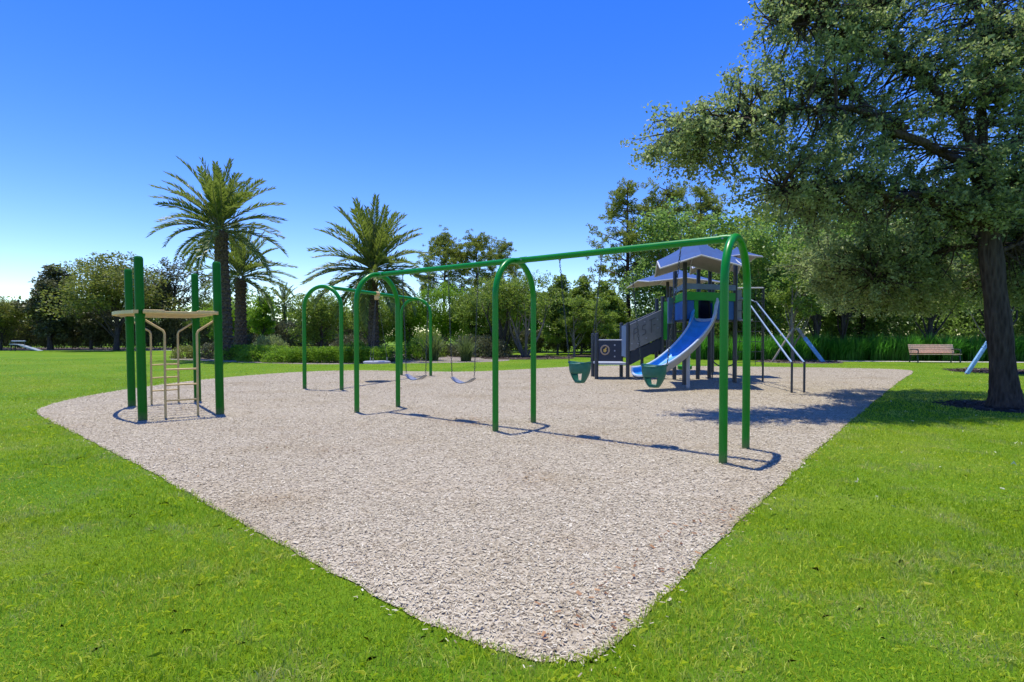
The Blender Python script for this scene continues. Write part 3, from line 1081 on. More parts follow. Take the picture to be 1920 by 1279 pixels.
proto_broad('woodC', 9.0, 3.5, 2.3, 26, 24, 33, 'wood_leaf', 0.17, seed=18, spread=0.40, bark='bark_pale', tr=0.17)
proto_broad('woodB', 8.2, 3.4, 0.9, 24, 24, 33, 'wood_leaf', 0.179, seed=9, spread=0.42)
proto_broad('sapling', 4.8, 1.5, 1.6, 14, 14, 27, 'mid', 0.123, 'bark_pale', seed=10, spread=0.5, tr=0.06)
proto_broad('spire', 5.8, 1.5, 0.4, 22, 18, 30, 'mid', 0.134, seed=12, cone=0.6, spread=0.5, tr=0.06)
proto_pine('pineA', 14.4, 3.9, 41, 0.30)
proto_pine('pineB', 13.4, 3.3, 42, 0.36)
proto_pine('pineC', 12.0, 2.9, 43, 0.45)
proto_shrub('mound', (1.4, 1.1, 0.85), 300, 30, 'bright', 0.085, 0.22, 50)
proto_shrub('round', (0.75, 0.75, 0.85), 150, 26, 'olive', 0.075, 0.18, 51)
proto_shrub('hedge', (1.6, 0.7, 1.5), 330, 26, 'dark', 0.11, 0.26, 52, box=True)
proto_shrub('lowhedge', (1.3, 0.6, 0.8), 300, 30, 'bright', 0.075, 0.2, 53, box=True)
proto_clump('fountain', 260, 1.55, 0.016, 'blade_olive', 60, 0.3, 0.75)
proto_clump('tallgrass', 260, 1.5, 0.020, 'blade', 61, 0.5, 0.5)

random.seed(99)
# left tree line
plant('tree', 'magnolia', -42.8, 50, 'dark glossy conical magnolia at the left edge of the lawn', 'tree', rz=0.4, s=(1.25, 1.1, 1.0))
plant('tree', 'oakA', -35.6, 48.5, 'broad olive green oak behind the climbing ladder frame', 'tree', rz=1.0, s=(1.22, 1.1, 1.0))
plant('tree', 'oakB', -33.2, 53, 'loose dark oak between the broad olive oak and the tall palm', 'tree', rz=2.0, s=(1.25, 1.1, 1.02))
plant('tree', 'bushtree', -46.5, 49, 'yellow green bushy tree at the far left edge', 'tree', leaf='olive', s=(1.15, 1, 1.02))
plant('tree', 'bushtree2', -52, 53, 'low bushy tree cut by the left picture edge', 'tree', leaf='olive', s=(1.1, 1, .95))
plant('tree', 'bushtree', -39.8, 51, 'dark bushy tree between the magnolia and the broad olive oak', 'tree', leaf='dark', s=(1.3, 1, 1.05))
plant('tree', 'bushtree2', -30.0, 54, 'bushy tree low behind the loose dark oak', 'tree', leaf='mid', s=(1.4, 1, .95))
plant('tree', 'bushtree', -25.6, 52, 'bushy tree left of the tall palm trunks', 'tree', leaf='olive', s=(1.2, 1, .85))
hl = thing('hedge', (-33, 52.2, 0), 'long dark hedge along the far edge of the left lawn', 'hedge')
for i in range(16):
    o = link('foliage', PROTO['hedge'][1], hl)
    o.location = (-20 + i * 2.6, random.uniform(-.4, .4), 0)
    o.rotation_euler.z = random.choice((0, math.pi))
    o.scale = (1, 1, random.uniform(1.5, 2.0))
# middle
plant('cypress_tree', 'cypress', -19.3, 42, 'feathery bright green cypress right of the tall palms', 'tree')
plant('tree', 'bushtree', -22.8, 44, 'green bushy tree behind the two left palms', 'tree', leaf='bright', s=(.9, .9, .85))
plant('tree', 'bushtree', -14.2, 40, 'olive bushy tree seen through the rear swing arch', 'tree', s=(1, 1, .98))
plant('tree', 'bushtree2', -11.2, 42, 'bright bushy tree left of the stout palm', 'tree', leaf='mid', s=(.95, 1, .95))
plant('tree', 'bushtree', -8.5, 44, 'bushy tree directly behind the stout palm', 'tree', leaf='bright', s=(1, 1, 1.0))
plant('tree', 'bushtree2', -5.5, 44, 'bright green tree beneath the clumped pines', 'tree', s=(1.0, 1, 1.05))
plant('tree', 'bushtree', -3.0, 42, 'bushy tree behind the fountain grasses', 'tree', s=(.95, 1, 1.06))
plant('tree', 'crepe', 0.85, 35, 'multi stemmed crepe myrtle framed by the middle swing arch', 'tree', bark='bark_pale', rz=.3)
plant('tree', 'crepe', -0.75, 35.8, 'second multi stemmed crepe myrtle left of the framed one', 'tree', bark='bark', rz=2.2, s=(.95, .95, 1.0))
plant('tree', 'bushtree', 1.8, 45, 'bushy tree filling behind the crepe myrtles', 'tree', leaf='bright', s=(1, 1, 1.05))
for x, y, s, l in [(3.2, 38, 1.0, 'upright leafy tree right of the middle swing arch'), (5.0, 39, .98, 'upright leafy tree above the left toddler swing'),
                   (6.6, 37.5, .92, 'upright leafy tree left of the emblem panel'), (7.6, 41, .78, 'upright leafy tree behind the emblem panel')]:
    plant('tree', 'spire', x, y, l, 'tree', s=(1.3, 1.3, s * 1.08))
plant('tree', 'bushtree', 4.3, 43.5, 'full green tree rising behind the upright leafy trees', 'tree', s=(1.15, 1, 1.05))
plant('tree', 'bushtree2', 7.4, 45, 'full green tree between the upright trees and the tall pine', 'tree', leaf='mid', s=(1.1, 1, .95))
plant('tree', 'bushtree', -1.0, 48, 'full olive tree behind the second crepe myrtle', 'tree', leaf='olive', s=(1.3, 1, 1.25))
plant('tree', 'sapling', 4.0, 34.5, 'pale stemmed sapling in the bark bed under the beam', 'tree', s=(1, 1, .85))
plant('tree', 'sapling', 5.3, 33.5, 'pale stemmed sapling nearest the emblem panel', 'tree', s=(1, 1, .8))
hm = thing('hedge', (5, 42.3, 0), 'long hedge behind the saplings and the middle swing arch', 'hedge')
for i in range(8):
    o = link('foliage', PROTO['hedge'][1], hm)
    o.location = (-6.5 + i * 2.3, .15 * i - .3, 0)
    o.rotation_euler.z = random.choice((0, math.pi))
    o.scale = (.95, 1, random.uniform(1.15, 1.35))
for x, y, k, s, l in [(-7.7, 60, 'pineC', 1.08, 'left pine of the clumped pines behind the stout palm'), (-4.2, 60, 'pineC', 1.06, 'middle pine of the clumped pines above the beam'),
                      (-1.2, 62, 'pineB', .93, 'right pine of the clumped pines above the beam'),
                      (9.8, 45, 'pineA', 1.0, 'tall open pine standing left of the play tower'), (13.2, 46.5, 'pineB', 1.09, 'tall pine directly behind the tower canopies'),
                      (16.8, 49, 'pineA', 1.05, 'tall pine half hidden by the oak branches')]:
    plant('pine_tree', k, x, y, l, 'pine tree', s=(s, s, s), rz=random.uniform(0, 6))
plant('tree', 'bushtree', 9.9, 42, 'low bushy tree at the foot of the tall open pine', 'tree', s=(1.1, 1, .62))
plant('tree', 'bushtree', 13.5, 50, 'low bushy tree behind the stair panels', 'tree', leaf='bright', s=(1.2, 1, .62))
# palm bed planting
for x, y, s, l in [(-15.0, 30.3, (1.15, 1, 1.0), 'leafy ground shrub mound at the foot of the tallest palm'), (-12.9, 28.6, (1.2, 1, 1.0), 'rounded green shrub mound left of the rear swing arch'),
                   (-11.4, 27.7, (1.0, 1, .85), 'low green shrub mound beside the rear arch leg')]:
    plant('shrub', 'mound', x, y, l, 'shrub', s=s, parts=('stem', 'foliage'), rz=0)
for i, l in enumerate(['low clipped hedge shrub seen inside the rear swing arch, left one', 'low clipped hedge shrub seen inside the rear swing arch, right one', 'low clipped hedge shrub between the two near arches']):
    plant('hedge_shrub', 'lowhedge', -10.0 + i * 1.35, 27.3 - .1 * i, l, 'hedge', s=(.9, 1, 1.0), rz=0, parts=('stem', 'foliage'))
plant('shrub', 'round', -19.4, 32.0, 'pale round bush left of the tallest palm', 'shrub', s=(1.1, 1, .95), parts=('stem', 'foliage'))
plant('shrub', 'round', -17.6, 31.5, 'dark round bush between ladder posts and tallest palm', 'shrub', s=(1.2, 1, 1.15), leaf='dark', parts=('stem', 'foliage'))
plant('shrub', 'mound', -16.2, 36, 'grey green shrub behind the tallest palm trunk', 'shrub', s=(1.1, 1, 1.6), leaf='oak', parts=('stem', 'foliage'))
plant('shrub', 'mound', -19.5, 39.5, 'dark shrub at the foot of the cypress', 'shrub', s=(1.4, 1, 1.7), leaf='dark', parts=('stem', 'foliage'))
plant('shrub', 'mound', -11.0, 36.5, 'dark shrub behind the low clipped hedge', 'shrub', s=(1.6, 1, 1.7), leaf='dark', parts=('stem', 'foliage'))
plant('shrub', 'round', -8.6, 29.3, 'round bright bush left of the stout palm trunk', 'shrub', s=1.3, leaf='bright', parts=('stem', 'foliage'))
plant('shrub', 'round', -5.3, 30.5, 'round bright bush behind the far swing arch', 'shrub', s=(1.4, 1.3, 1.5), leaf='bright', parts=('stem', 'foliage'))
plant('shrub', 'round', -7.0, 28.4, 'dark low bush right of the stout palm trunk', 'shrub', s=(1.4, 1.2, 1.05), leaf='dark', parts=('stem', 'foliage'))
plant('fountain_grass', 'fountain', -4.3, 29.2, 'large fountain grass clump right of the far swing arch', 'grass clump', s=1.0, parts=('', 'blades'))['kind'] = 'thing'
plant('fountain_grass', 'fountain', -2.45, 28.6, 'fountain grass clump nearest the middle swing arch', 'grass clump', s=.92, parts=('', 'blades'))['kind'] = 'thing'
plant('shrub', 'mound', -2.2, 34, 'dark leafy shrub behind the fountain grasses', 'shrub', s=(1.6, 1, 1.6), leaf='dark', parts=('stem', 'foliage'))
plant('shrub', 'mound', -5.5, 35, 'dark leafy shrub left behind the fountain grasses', 'shrub', s=(1.6, 1, 1.9), leaf='mid', parts=('stem', 'foliage'))

# right woodland
wood = [(11.6, 34.5, 'woodB', .6, 'mid green tree right behind the play tower', 'mid'), (14.9, 28.6, 'sapling', 1.3, 'young tree held by slanted braces behind the slide rails', None),
        (18.2, 32.2, 'woodC', 1.0, 'woodland tree with pale trunk left of the bench', None), (20.0, 32.6, 'woodC', 1.05, 'woodland tree with pale trunk above the bench end', None),
        (24.4, 31.6, 'woodC', 1.0, 'mid green woodland tree right behind the bench', None), (28.2, 31.0, 'woodC', 1.1, 'woodland tree just left of the oak trunk', None),
        (33, 32.5, 'woodB', 1.2, 'woodland tree seen right of the oak trunk', None), (15.2, 35, 'woodA', .9, 'grey green tree behind the young braced tree', None), (23.2, 35.5, 'woodB', 1.15, 'mid green tree rising straight above the bench back', None), (18.25, 20.25, 'sapling', 1.3, 'young braced tree mostly hidden behind the oak trunk', None)]
for x, y, k, s, l, lf in wood:
    plant('tree', k, x, y, l, 'tree', leaf=lf, s=(s, s, s), bark='bark' if k == 'woodC' else None)
deep = ['tall deep woodland tree behind the tower canopies', 'tall deep woodland tree behind the front swing arch', 'tall deep woodland tree above the slanted glide rails',
        'tall deep woodland tree above the blue wrapped brace', 'tall deep woodland tree left above the bench', 'tall deep woodland tree right above the bench',
        'tall deep woodland tree directly behind the oak trunk', 'tall deep woodland tree cut by the right picture edge']
for i, l in enumerate(deep):
    x = 13 + i * 3.7
    plant('tree', ('woodA', 'woodB')[i % 2], x, 40 + random.uniform(-2.5, 2.5), l, 'tree', 'deep woodland trees', s=random.uniform(1.2, 1.45), leaf=('wood_leaf', 'wood_leaf', 'mid')[i % 3])
ur = np.random.default_rng(77)
UC = np.column_stack([ur.uniform(10, 48, 2400), ur.uniform(34.5, 38.5, 2400), ur.uniform(0.1, 1, 2400) ** 0.8 * 3.4])
UC = np.concatenate([UC, np.column_stack([ur.uniform(9, 58, 3200), ur.uniform(45, 49, 3200), ur.uniform(0.02, 1, 3200) * 7.5])])
tag(link('undergrowth', np_mesh('undergrowth', leaf_cloud(UC, 11, 0.45, 0.19, 1.9, ur), 4, 'wood_leaf')), 'leafy undergrowth in the shade of the right woodland', 'undergrowth', kind='stuff')
gb = np.empty(len(PROTO['tallgrass'][1].vertices) * 3, np.float32)
PROTO['tallgrass'][1].vertices.foreach_get('co', gb)
gb = gb.reshape(-1, 3)
gl = []
for i in range(60):
    x = 10.8 + i * 0.42 + random.uniform(-.15, .15)
    y = 30.6 - 0.095 * (x - 11.3) + random.uniform(-.5, .6)
    a = random.uniform(0, 6.28)
    k = random.uniform(.75, 1.05)
    gl.append(np.column_stack([gb[:, 0] * math.cos(a) - gb[:, 1] * math.sin(a) + x, gb[:, 0] * math.sin(a) + gb[:, 1] * math.cos(a) + y, gb[:, 2] * k]))
tag(link('tall_grass', np_mesh('tall_grass', np.concatenate(gl), 4, 'blade')), 'tall bright green grass in a long band behind the bench', 'tall grass', kind='stuff')
# distant wood closing the view, one mass
dr = np.random.default_rng(78)
DC = []
for i in range(150):
    x = -75 + i * 1.06 + dr.normal(0, .6)
    h = 5.2 + 1.3 * math.sin(i * .37) + dr.uniform(-.6, 1.2)
    n = 48
    DC.append(np.column_stack([x + dr.normal(0, 1.3, n), 70 + dr.normal(0, 1.5, n), dr.uniform(0.02, 1, n) ** .8 * h]))
tag(link('distant_wood', np_mesh('distant_wood', leaf_cloud(np.concatenate(DC), 10, 0.75, 0.38, 1.8, dr), 4, 'mid')), 'low distant wood closing the view behind the park', 'wood', kind='stuff')

# ------------------------------------------------------------------ swing frames
def arch(c, v, half, H, r, parent, name='arch', n=20, rise=0.56):
    pts = []
    cx, cy = c
    for z in (-0.05, 0.6, 1.3, H - rise - 0.05):
        pts.append((cx - v[0] * half, cy - v[1] * half, z))
    for k in range(n + 1):
        a = math.pi * (1 - k / n)
        pts.append((cx + v[0] * half * math.cos(a), cy + v[1] * half * math.cos(a), H - rise - r + rise * math.sin(a)))
    for z in (H - rise - 0.05, 1.3, 0.6, -0.05):
        pts.append((cx + v[0] * half, cy + v[1] * half, z))
    return MB().tube(pts, r, 18).build(name, 'frame_green', parent)


def chain_mesh(p0, p1, r=0.0042, link_l=0.045, wid=0.010):
    """alternating oval links from p0 to p1"""
    mb = MB()
    p0, p1 = Vector(p0), Vector(p1)
    d = p1 - p0
    n = max(2, int(d.length / (link_l * 0.78)))
    t = d.normalized()
    a = t.cross(Vector((0, 1, 0.2))).normalized()
    b = t.cross(a)
    for i in range(n):
        c = p0.lerp(p1, (i + .5) / n)
        w = a if i % 2 else b
        ring = []
        for k in range(8):
            an = 2 * math.pi * k / 8
            ring.append(c + t * math.cos(an) * link_l / 2 + w * math.sin(an) * wid)
        nor = t.cross(w)
        vs, fs = [], []
        for k in range(8):
            out = (ring[k] - c).normalized()
            vs += [ring[k] + out * r, ring[k] + nor * r, ring[k] - out * r, ring[k] - nor * r]
        for k in range(8):
            k2 = (k + 1) % 8
            for j in range(4):
                j2 = (j + 1) % 4
                fs.append((k * 4 + j, k * 4 + j2, k2 * 4 + j2, k2 * 4 + j))
        mb.add(vs, fs)
    return mb


A = [Vector((2.58, 6.21, 0)), Vector((0.05, 8.15, 0)), Vector((-2.5, 10.05, 0))]
HS = 2.56
u = (A[0] - A[2]).normalized()
vv = Vector((-u.y, u.x, 0))
sf = thing('swing_frame', A[1], 'green three arch swing frame with long top beam across the wood chips', 'swing frame')
for a in A:
    arch((a.x, a.y), (vv.x, vv.y), 0.48, HS, 0.045, sf)
zb = HS - 0.045
MB().tube([A[2] + Vector((0, 0, zb)), A[1] + Vector((0, 0, zb))], 0.044, 18).build('top_beam', 'frame_green', sf)
MB().tube([A[1] + Vector((0, 0, zb - .001)), A[0] + Vector((0, 0, zb - .001))], 0.0445, 18).build('top_beam', 'frame_green', sf)
for a, sides_ in zip(A, ((-1,), (-1, 1), (1,))):
    for s in sides_:
        MB().tube([a + Vector((0, 0, zb)) + u * s * 0.10, a + Vector((0, 0, zb)) + u * s * 0.19], 0.0485, 18).build('collar', 'frame_green', sf)
        MB().tube([a + Vector((0, 0, zb)) + u * s * 0.145 - vv * 0.045, a + Vector((0, 0, zb)) + u * s * 0.145 - vv * 0.058], 0.011, 8).build('bolt', 'chain', sf)


def hang(p, i, parent):
    mb = MB()
    mb.tube([p + Vector((0, 0, zb - 0.035)), p + Vector((0, 0, zb - 0.06))], [0.022, 0.018], 10)
    mb.tube([p + Vector((0, 0, zb - 0.055)), p + Vector((0, 0, zb - 0.10))], 0.009, 8)
    return mb.build('hanger', 'chain', parent)


def bucket_swing(t, label):
    c = A[1].lerp(A[0], t)
    sw = thing('toddler_swing', c, label, 'swing', 'toddler swings on the front bay')
    z0 = 0.735
    nt_, nz = 28, 10
    me = bmesh.new()
    grid = []
    for j in range(nz + 1):
        f = j / nz
        z = z0 + 0.265 * f
        rr = 0.152 * min(1, 0.42 + 0.60 * math.sin(math.pi / 2 * min(1, f * 1.15)) ** 0.8) + 0.006 * f
        row = []
        for k in range(nt_):
            a = 2 * math.pi * k / nt_
            row.append(me.verts.new((c.x + u.x * rr * math.cos(a) + vv.x * rr * 0.86 * math.sin(a), c.y + u.y * rr * math.cos(a) + vv.y * rr * 0.86 * math.sin(a), z + (0.02 * math.cos(a) ** 2 * f))))
        grid.append(row)
    for j in range(nz):
        f = (j + .5) / nz
        for k in range(nt_):
            a = 2 * math.pi * (k + .5) / nt_
            fr = -math.sin(a)                       # towards the viewer's side
            ca = math.cos(a)
            hole = 0.08 < f < 0.50 and abs(ca) < 0.62
            if not hole:
                me.faces.new((grid[j][k], grid[j][(k + 1) % nt_], grid[j + 1][(k + 1) % nt_], grid[j + 1][k]))
    me.faces.new([grid[0][k] for k in range(nt_)][::-1])
    o0 = Vector(sw.location)
    for v in me.verts:
        v.co -= o0
    bmesh.ops.recalc_face_normals(me, faces=me.faces[:])
    m2 = bpy.data.meshes.new('bucket')
    me.to_mesh(m2)
    me.free()
    m2.materials.append(M['bucket'])
    m2.shade_smooth()
    b = link('bucket', m2, sw)
    md = b.modifiers.new('thick', 'SOLIDIFY')
    md.thickness = 0.014
    rim = MB()
    rim.tube([c + u * 0.158 * math.cos(2 * math.pi * k / 28) + vv * 0.136 * math.sin(2 * math.pi * k / 28) + Vector((0, 0, z0 + 0.265 + 0.02 * math.cos(2 * math.pi * k / 28) ** 2)) for k in range(29)], 0.012, 8)
    rim.build('rim', 'bucket', sw)
    for s in (-1, 1):
        hang(c + u * s * 0.33, 0, sw)
        chain_mesh(c + u * s * 0.33 + Vector((0, 0, zb - 0.09)), c + u * s * 0.17 + Vector((0, 0, z0 + 0.28))).build('chain', 'chain_dark', sw)
    return sw


bucket_swing(0.352, 'green toddler bucket swing hanging left, against the far lawn')
bucket_swing(0.69, 'green toddler bucket swing hanging right, in front of the slide end')


def belt_swing(t, label):
    c = A[2].lerp(A[1], t)
    sw = thing('belt_swing', c, label, 'swing', 'belt swings on the rear bay')
    mb = MB()
    pr, n = [], 14
    for k in range(n + 1):
        s = -1 + 2 * k / n
        pr.append((0.235 * s, 0.62 + 0.085 * s * s))
    vs, fs = [], []
    for (s, z) in pr:
        w = 0.075 - 0.03 * abs(s / .235) ** 3
        for dz in (0, -0.012):
            for e in (-1, 1):
                p = c + u * s + vv * w * e
                vs.append((p.x, p.y, z + dz))
    for k in range(n):
        i, j = k * 4, k * 4 + 4
        fs += [(i, i + 1, j + 1, j), (i + 2, j + 2, j + 3, i + 3), (i, j, j + 2, i + 2), (i + 1, i + 3, j + 3, j + 1)]
    fs += [(0, 2, 3, 1), (n * 4, n * 4 + 1, n * 4 + 3, n * 4 + 2)]
    mb.add(vs, fs)
    mb.build('seat', 'rubber', sw)
    for s in (-1, 1):
        hang(c + u * s * 0.33, 0, sw)
        chain_mesh(c + u * s * 0.33 + Vector((0, 0, zb - 0.09)), c + u * s * 0.245 + Vector((0, 0, 0.72))).build('chain', 'chain_dark', sw)


belt_swing(0.319, 'grey belt swing seat hanging near the rear left arch')
belt_swing(0.667, 'grey belt swing seat hanging nearest the middle arch')

# rear frame with disc swing
B0, B1 = Vector((-4.83, 13.75, 0)), Vector((-3.3, 18.5, 0))
ub = (B1 - B0).normalized()
vb = Vector((ub.y, -ub.x, 0))
HB = 2.68
rf = thing('swing_frame', B0, 'green two arch swing frame standing behind the longer one', 'swing frame')
for b in (B0, B1):
    arch((b.x, b.y), (vb.x, vb.y), 0.56, HB, 0.05, rf)
MB().tube([B0 + Vector((0, 0, HB - .05)), B1 + Vector((0, 0, HB - .05))], 0.049, 16).build('top_beam', 'frame_green', rf)
cm = B0.lerp(B1, 0.508)
ds = thing('disc_swing', cm, 'flat grey disc swing hanging on chains from the rear frame', 'swing')
mb = MB()
mb.tube([cm + Vector((0, 0, .545)), cm + Vector((0, 0, .56)), cm + Vector((0, 0, .60)), cm + Vector((0, 0, .615))], [.37, .40, .40, .36], 32)
mb.build('seat', 'disc', ds)
mb = MB()
mb.tube([cm + Vector((0, 0, HB - .05)) - ub * .08, cm + Vector((0, 0, HB - .05)) + ub * .08], 0.07, 14)
mb.box(cm + Vector((0, 0, HB - .17)), (.12, .12, .12), 0.3, bev=.01)
mb.build('swivel', 'tan', ds)
for k in range(3):
    a = 0.4 + k * 2.094
    e = cm + Vector((math.cos(a) * .3, math.sin(a) * .3, .62))
    chain_mesh(cm + Vector((math.cos(a) * .05, math.sin(a) * .05, HB - .23)), e + Vector((0, 0, .08))).build('chain', 'chain_dark', ds)
    MB().tube([e - Vector((0, 0, .02)), e + Vector((0, 0, .1))], 0.016, 8).build('bolt', 'chain', ds)

# ------------------------------------------------------------------ ladder climbing frame
PA, PB, PC, PD = Vector((-6.03, 8.78, 0)), Vector((-7.42, 10.5, 0)), Vector((-5.13, 9.45, 0)), Vector((-6.6, 11.3, 0))
lf = thing('climbing_frame', (-6.3, 10.0, 0), 'green posted climbing frame with tan overhead ring and ladders', 'climbing frame')
lean = Vector((-0.035, 0, 0))
for p in (PA, PB, PC, PD):
    mb = MB()
    zt = 2.68
    r = 0.067
    pts = [p + Vector((0, 0, -.05)), p + lean * .5 + Vector((0, 0, 1.3)), p + lean + Vector((0, 0, zt - .06)), p + lean + Vector((0, 0, zt - .03)), p + lean + Vector((0, 0, zt - .008)), p + lean + Vector((0, 0, zt))]
    mb.tube(pts, [r, r, r, r * .95, r * .75, r * .3], 22)
    o = mb.build('post', 'post_green', lf)
    for z in (1.70, 1.62):
        q = p + lean * .65
        MB().tube([q + Vector((0, 0, z)), q + Vector((0, 0, z + .05))], r + .008, 22).build('clamp', 'post_green', o)
# overhead ring: two bowed side beams and the end beams, rungs across
cz = 1.775
ex = (PC - PA).normalized()
ey = (PB - PA).normalized()


def loc2(a, b):
    return PA + (PC - PA) * a + (PB - PA) * b + lean * .65


for side, s, bw in ((0.0, -1, 0.22), (0.9, 1, 0.0)):
    poly_o, poly_i = [], []
    n = 16
    for k in range(n + 1):
        t = -0.06 + 1.12 * k / n
        bow = bw * math.sin(math.pi * min(1, max(0, t))) ** 0.8
        poly_o.append(loc2(side, t) + ex * s * (0.10 + bow) + Vector((0, 0, cz)))
        poly_i.append(loc2(side, t) + ex * s * (0.03 + bow) + Vector((0, 0, cz)))
    MB().prism(poly_o + poly_i[::-1], (0, 0, -.028), (0, 0, .028)).build('side_beam', 'tan', lf)
for t in (-0.05, 1.05):
    a, b = loc2(0, t) + ex * 0.03, loc2(1, t) - ex * 0.03
    L_ = (b - a).length
    rz0 = math.atan2(ex.y, ex.x)
    c = (a + b) / 2 + Vector((0, 0, cz - .008))
    MB().box(c, (L_ * .5, 0.10, 0.045), rz0, bev=.01).build('end_beam', 'tan', lf)
    for f in (0.14, 0.86):
        MB().box(a.lerp(b, f) + Vector((0, 0, cz + .003)), (L_ * .28, 0.13, 0.062), rz0, bev=.012).build('end_bracket', 'tan', lf)
for k in range(6):
    t = 0.12 + 0.76 * k / 5
    bow = 0.22 * math.sin(math.pi * t) ** 0.8
    MB().tube([loc2(0, t) - ex * bow + Vector((0, 0, cz - .005)), loc2(1, t) + Vector((0, 0, cz - .005))], 0.017, 10).build('rung', 'tan_pipe', lf)
for (P0, P1, rz_) in ((PA, PC, (.42, .68, .94)), (PB, PD, (.40, .66, .92))):
    d = (P1 - P0).normalized()
    m = (P0 + P1) / 2 + lean * .4
    hw = 0.235
    for s in (-1, 1):
        post = (P0 if s < 0 else P1) + lean * .6
        p0 = m + d * s * hw
        pts = [p0 + Vector((0, 0, -.05)), p0 + Vector((0, 0, .8)), p0 + Vector((0, 0, 1.42)), p0 + d * s * .02 + Vector((0, 0, 1.47)), post.lerp(p0, .25) + Vector((0, 0, 1.63)), post + Vector((0, 0, 1.68))]
        MB().tube(pts, 0.019, 10).build('ladder_rail', 'tan_pipe', lf)
    for z in rz_:
        MB().tube([m - d * hw + Vector((0, 0, z - .12)), m + d * hw + Vector((0, 0, z - .12))], 0.0155, 10).build('rung', 'tan_pipe', lf)

# ------------------------------------------------------------------ play tower
tw = thing('play_tower', (5.6, 16.0, 0), 'blue and green play tower with shade canopies and curved slide', 'playground tower')
a_, b_, c_, d_, e_ = V(4.80, 15.0, 0), V(6.47, 15.65, 0), V(5.05, 16.75, 0), V(6.3, 17.2, 0), V(5.83, 16.9, 0)


def tpost(p, h, r=0.06, parent=tw, foot=True):
    mb = MB()
    mb.tube([p + V(0, 0, -.05), p + V(0, 0, h - .03), p + V(0, 0, h - .008), p + V(0, 0, h)], [r, r, r * .9, r * .5], 16)
    o = mb.build('post', 'charcoal', parent)
    return o


for p, h in ((a_, 3.42), (b_, 3.45), (c_, 3.48), (d_, 3.95), (e_, 3.45)):
    tpost(p, h)
far_posts = [V(5.85, 20.3, 0), V(7.25, 20.9, 0), V(6.4, 21.8, 0), V(7.4, 19.9, 0)]
for p in far_posts:
    tpost(p, 3.4)
# decks
deck = [a_, b_, d_, c_]
MB().prism([p + V(0, 0, 1.78) for p in deck], (0, 0, 0), (0, 0, .06)).build('deck', 'charcoal', tw)
MB().prism([far_posts[0] + V(0, 0, 1.5), far_posts[3] + V(0, 0, 1.5), far_posts[1] + V(0, 0, 1.5), far_posts[2] + V(0, 0, 1.5)], (0, 0, 0), (0, 0, .06)).build('deck', 'charcoal', tw)


def panel(p, q, t0, t1, z0, z1, th, mat, off=0.0, name='panel', parent=tw, z0b=None, z1b=None):
    """upright board on the line p-q between fractions t0 and t1; z at far end may differ"""
    A0, A1 = p.lerp(q, t0), p.lerp(q, t1)
    d = (q - p).normalized()
    n = Vector((d.y, -d.x, 0))
    z0b = z0 if z0b is None else z0b
    z1b = z1 if z1b is None else z1b
    poly = [A0 + V(0, 0, z0), A1 + V(0, 0, z0b), A1 + V(0, 0, z1b), A0 + V(0, 0, z1)]
    mb = MB().prism(poly, n * (off - th / 2), n * (off + th / 2))
    return mb.build(name, mat, parent, smooth=False)


# front wall: blue boards, green lintel and jamb, grey blue cap
panel(a_, b_, 0.04, 0.17, 1.84, 2.36, .03, 'blue')
panel(a_, b_, 0.62, 0.96, 1.84, 2.36, .03, 'blue')
panel(a_, b_, 0.18, 0.25, 1.86, 2.36, .034, 'lime', name='jamb')
panel(a_, b_, 0.55, 0.61, 1.86, 2.36, .034, 'lime', name='jamb')
panel(a_, b_, 0.0, 1.0, 2.37, 2.60, .05, 'lime', .02, name='lintel')
panel(a_, b_, 0.0, 1.0, 2.68, 2.83, .06, 'slate', .02, name='cap_rail')
# left wall
panel(c_, a_, 0.05, 0.95, 1.84, 2.36, .03, 'blue')
panel(c_, a_, 0.0, 1.0, 2.37, 2.60, .04, 'lime', name='lintel')
panel(c_, a_, 0.0, 1.0, 2.68, 2.83, .05, 'slate', name='cap_rail')
panel(V(4.80, 16.62, 0), c_, 0.0, 1.0, 1.75, 2.55, .04, 'slate')
panel(V(4.80, 16.62, 0), c_, 0.0, 1.05, 1.25, 1.74, .05, 'navy')
# back and right walls, window strip dark inside
panel(c_, d_, 0.05, 0.95, 1.84, 2.5, .03, 'navy')
panel(b_, d_, 0.05, 0.95, 1.84, 2.4, .03, 'blue')
panel(b_, d_, 0.0, 1.0, 2.42, 2.62, .04, 'lime', name='lintel')
panel(b_, V(6.75, 15.9, 0), 0.1, 1.0, 1.84, 2.72, .03, 'grey_panel')
MB().box((6.72, 15.8, 1.83), (.35, .5, .05), .4, bev=.01).build('step', 'lightgrey', tw)


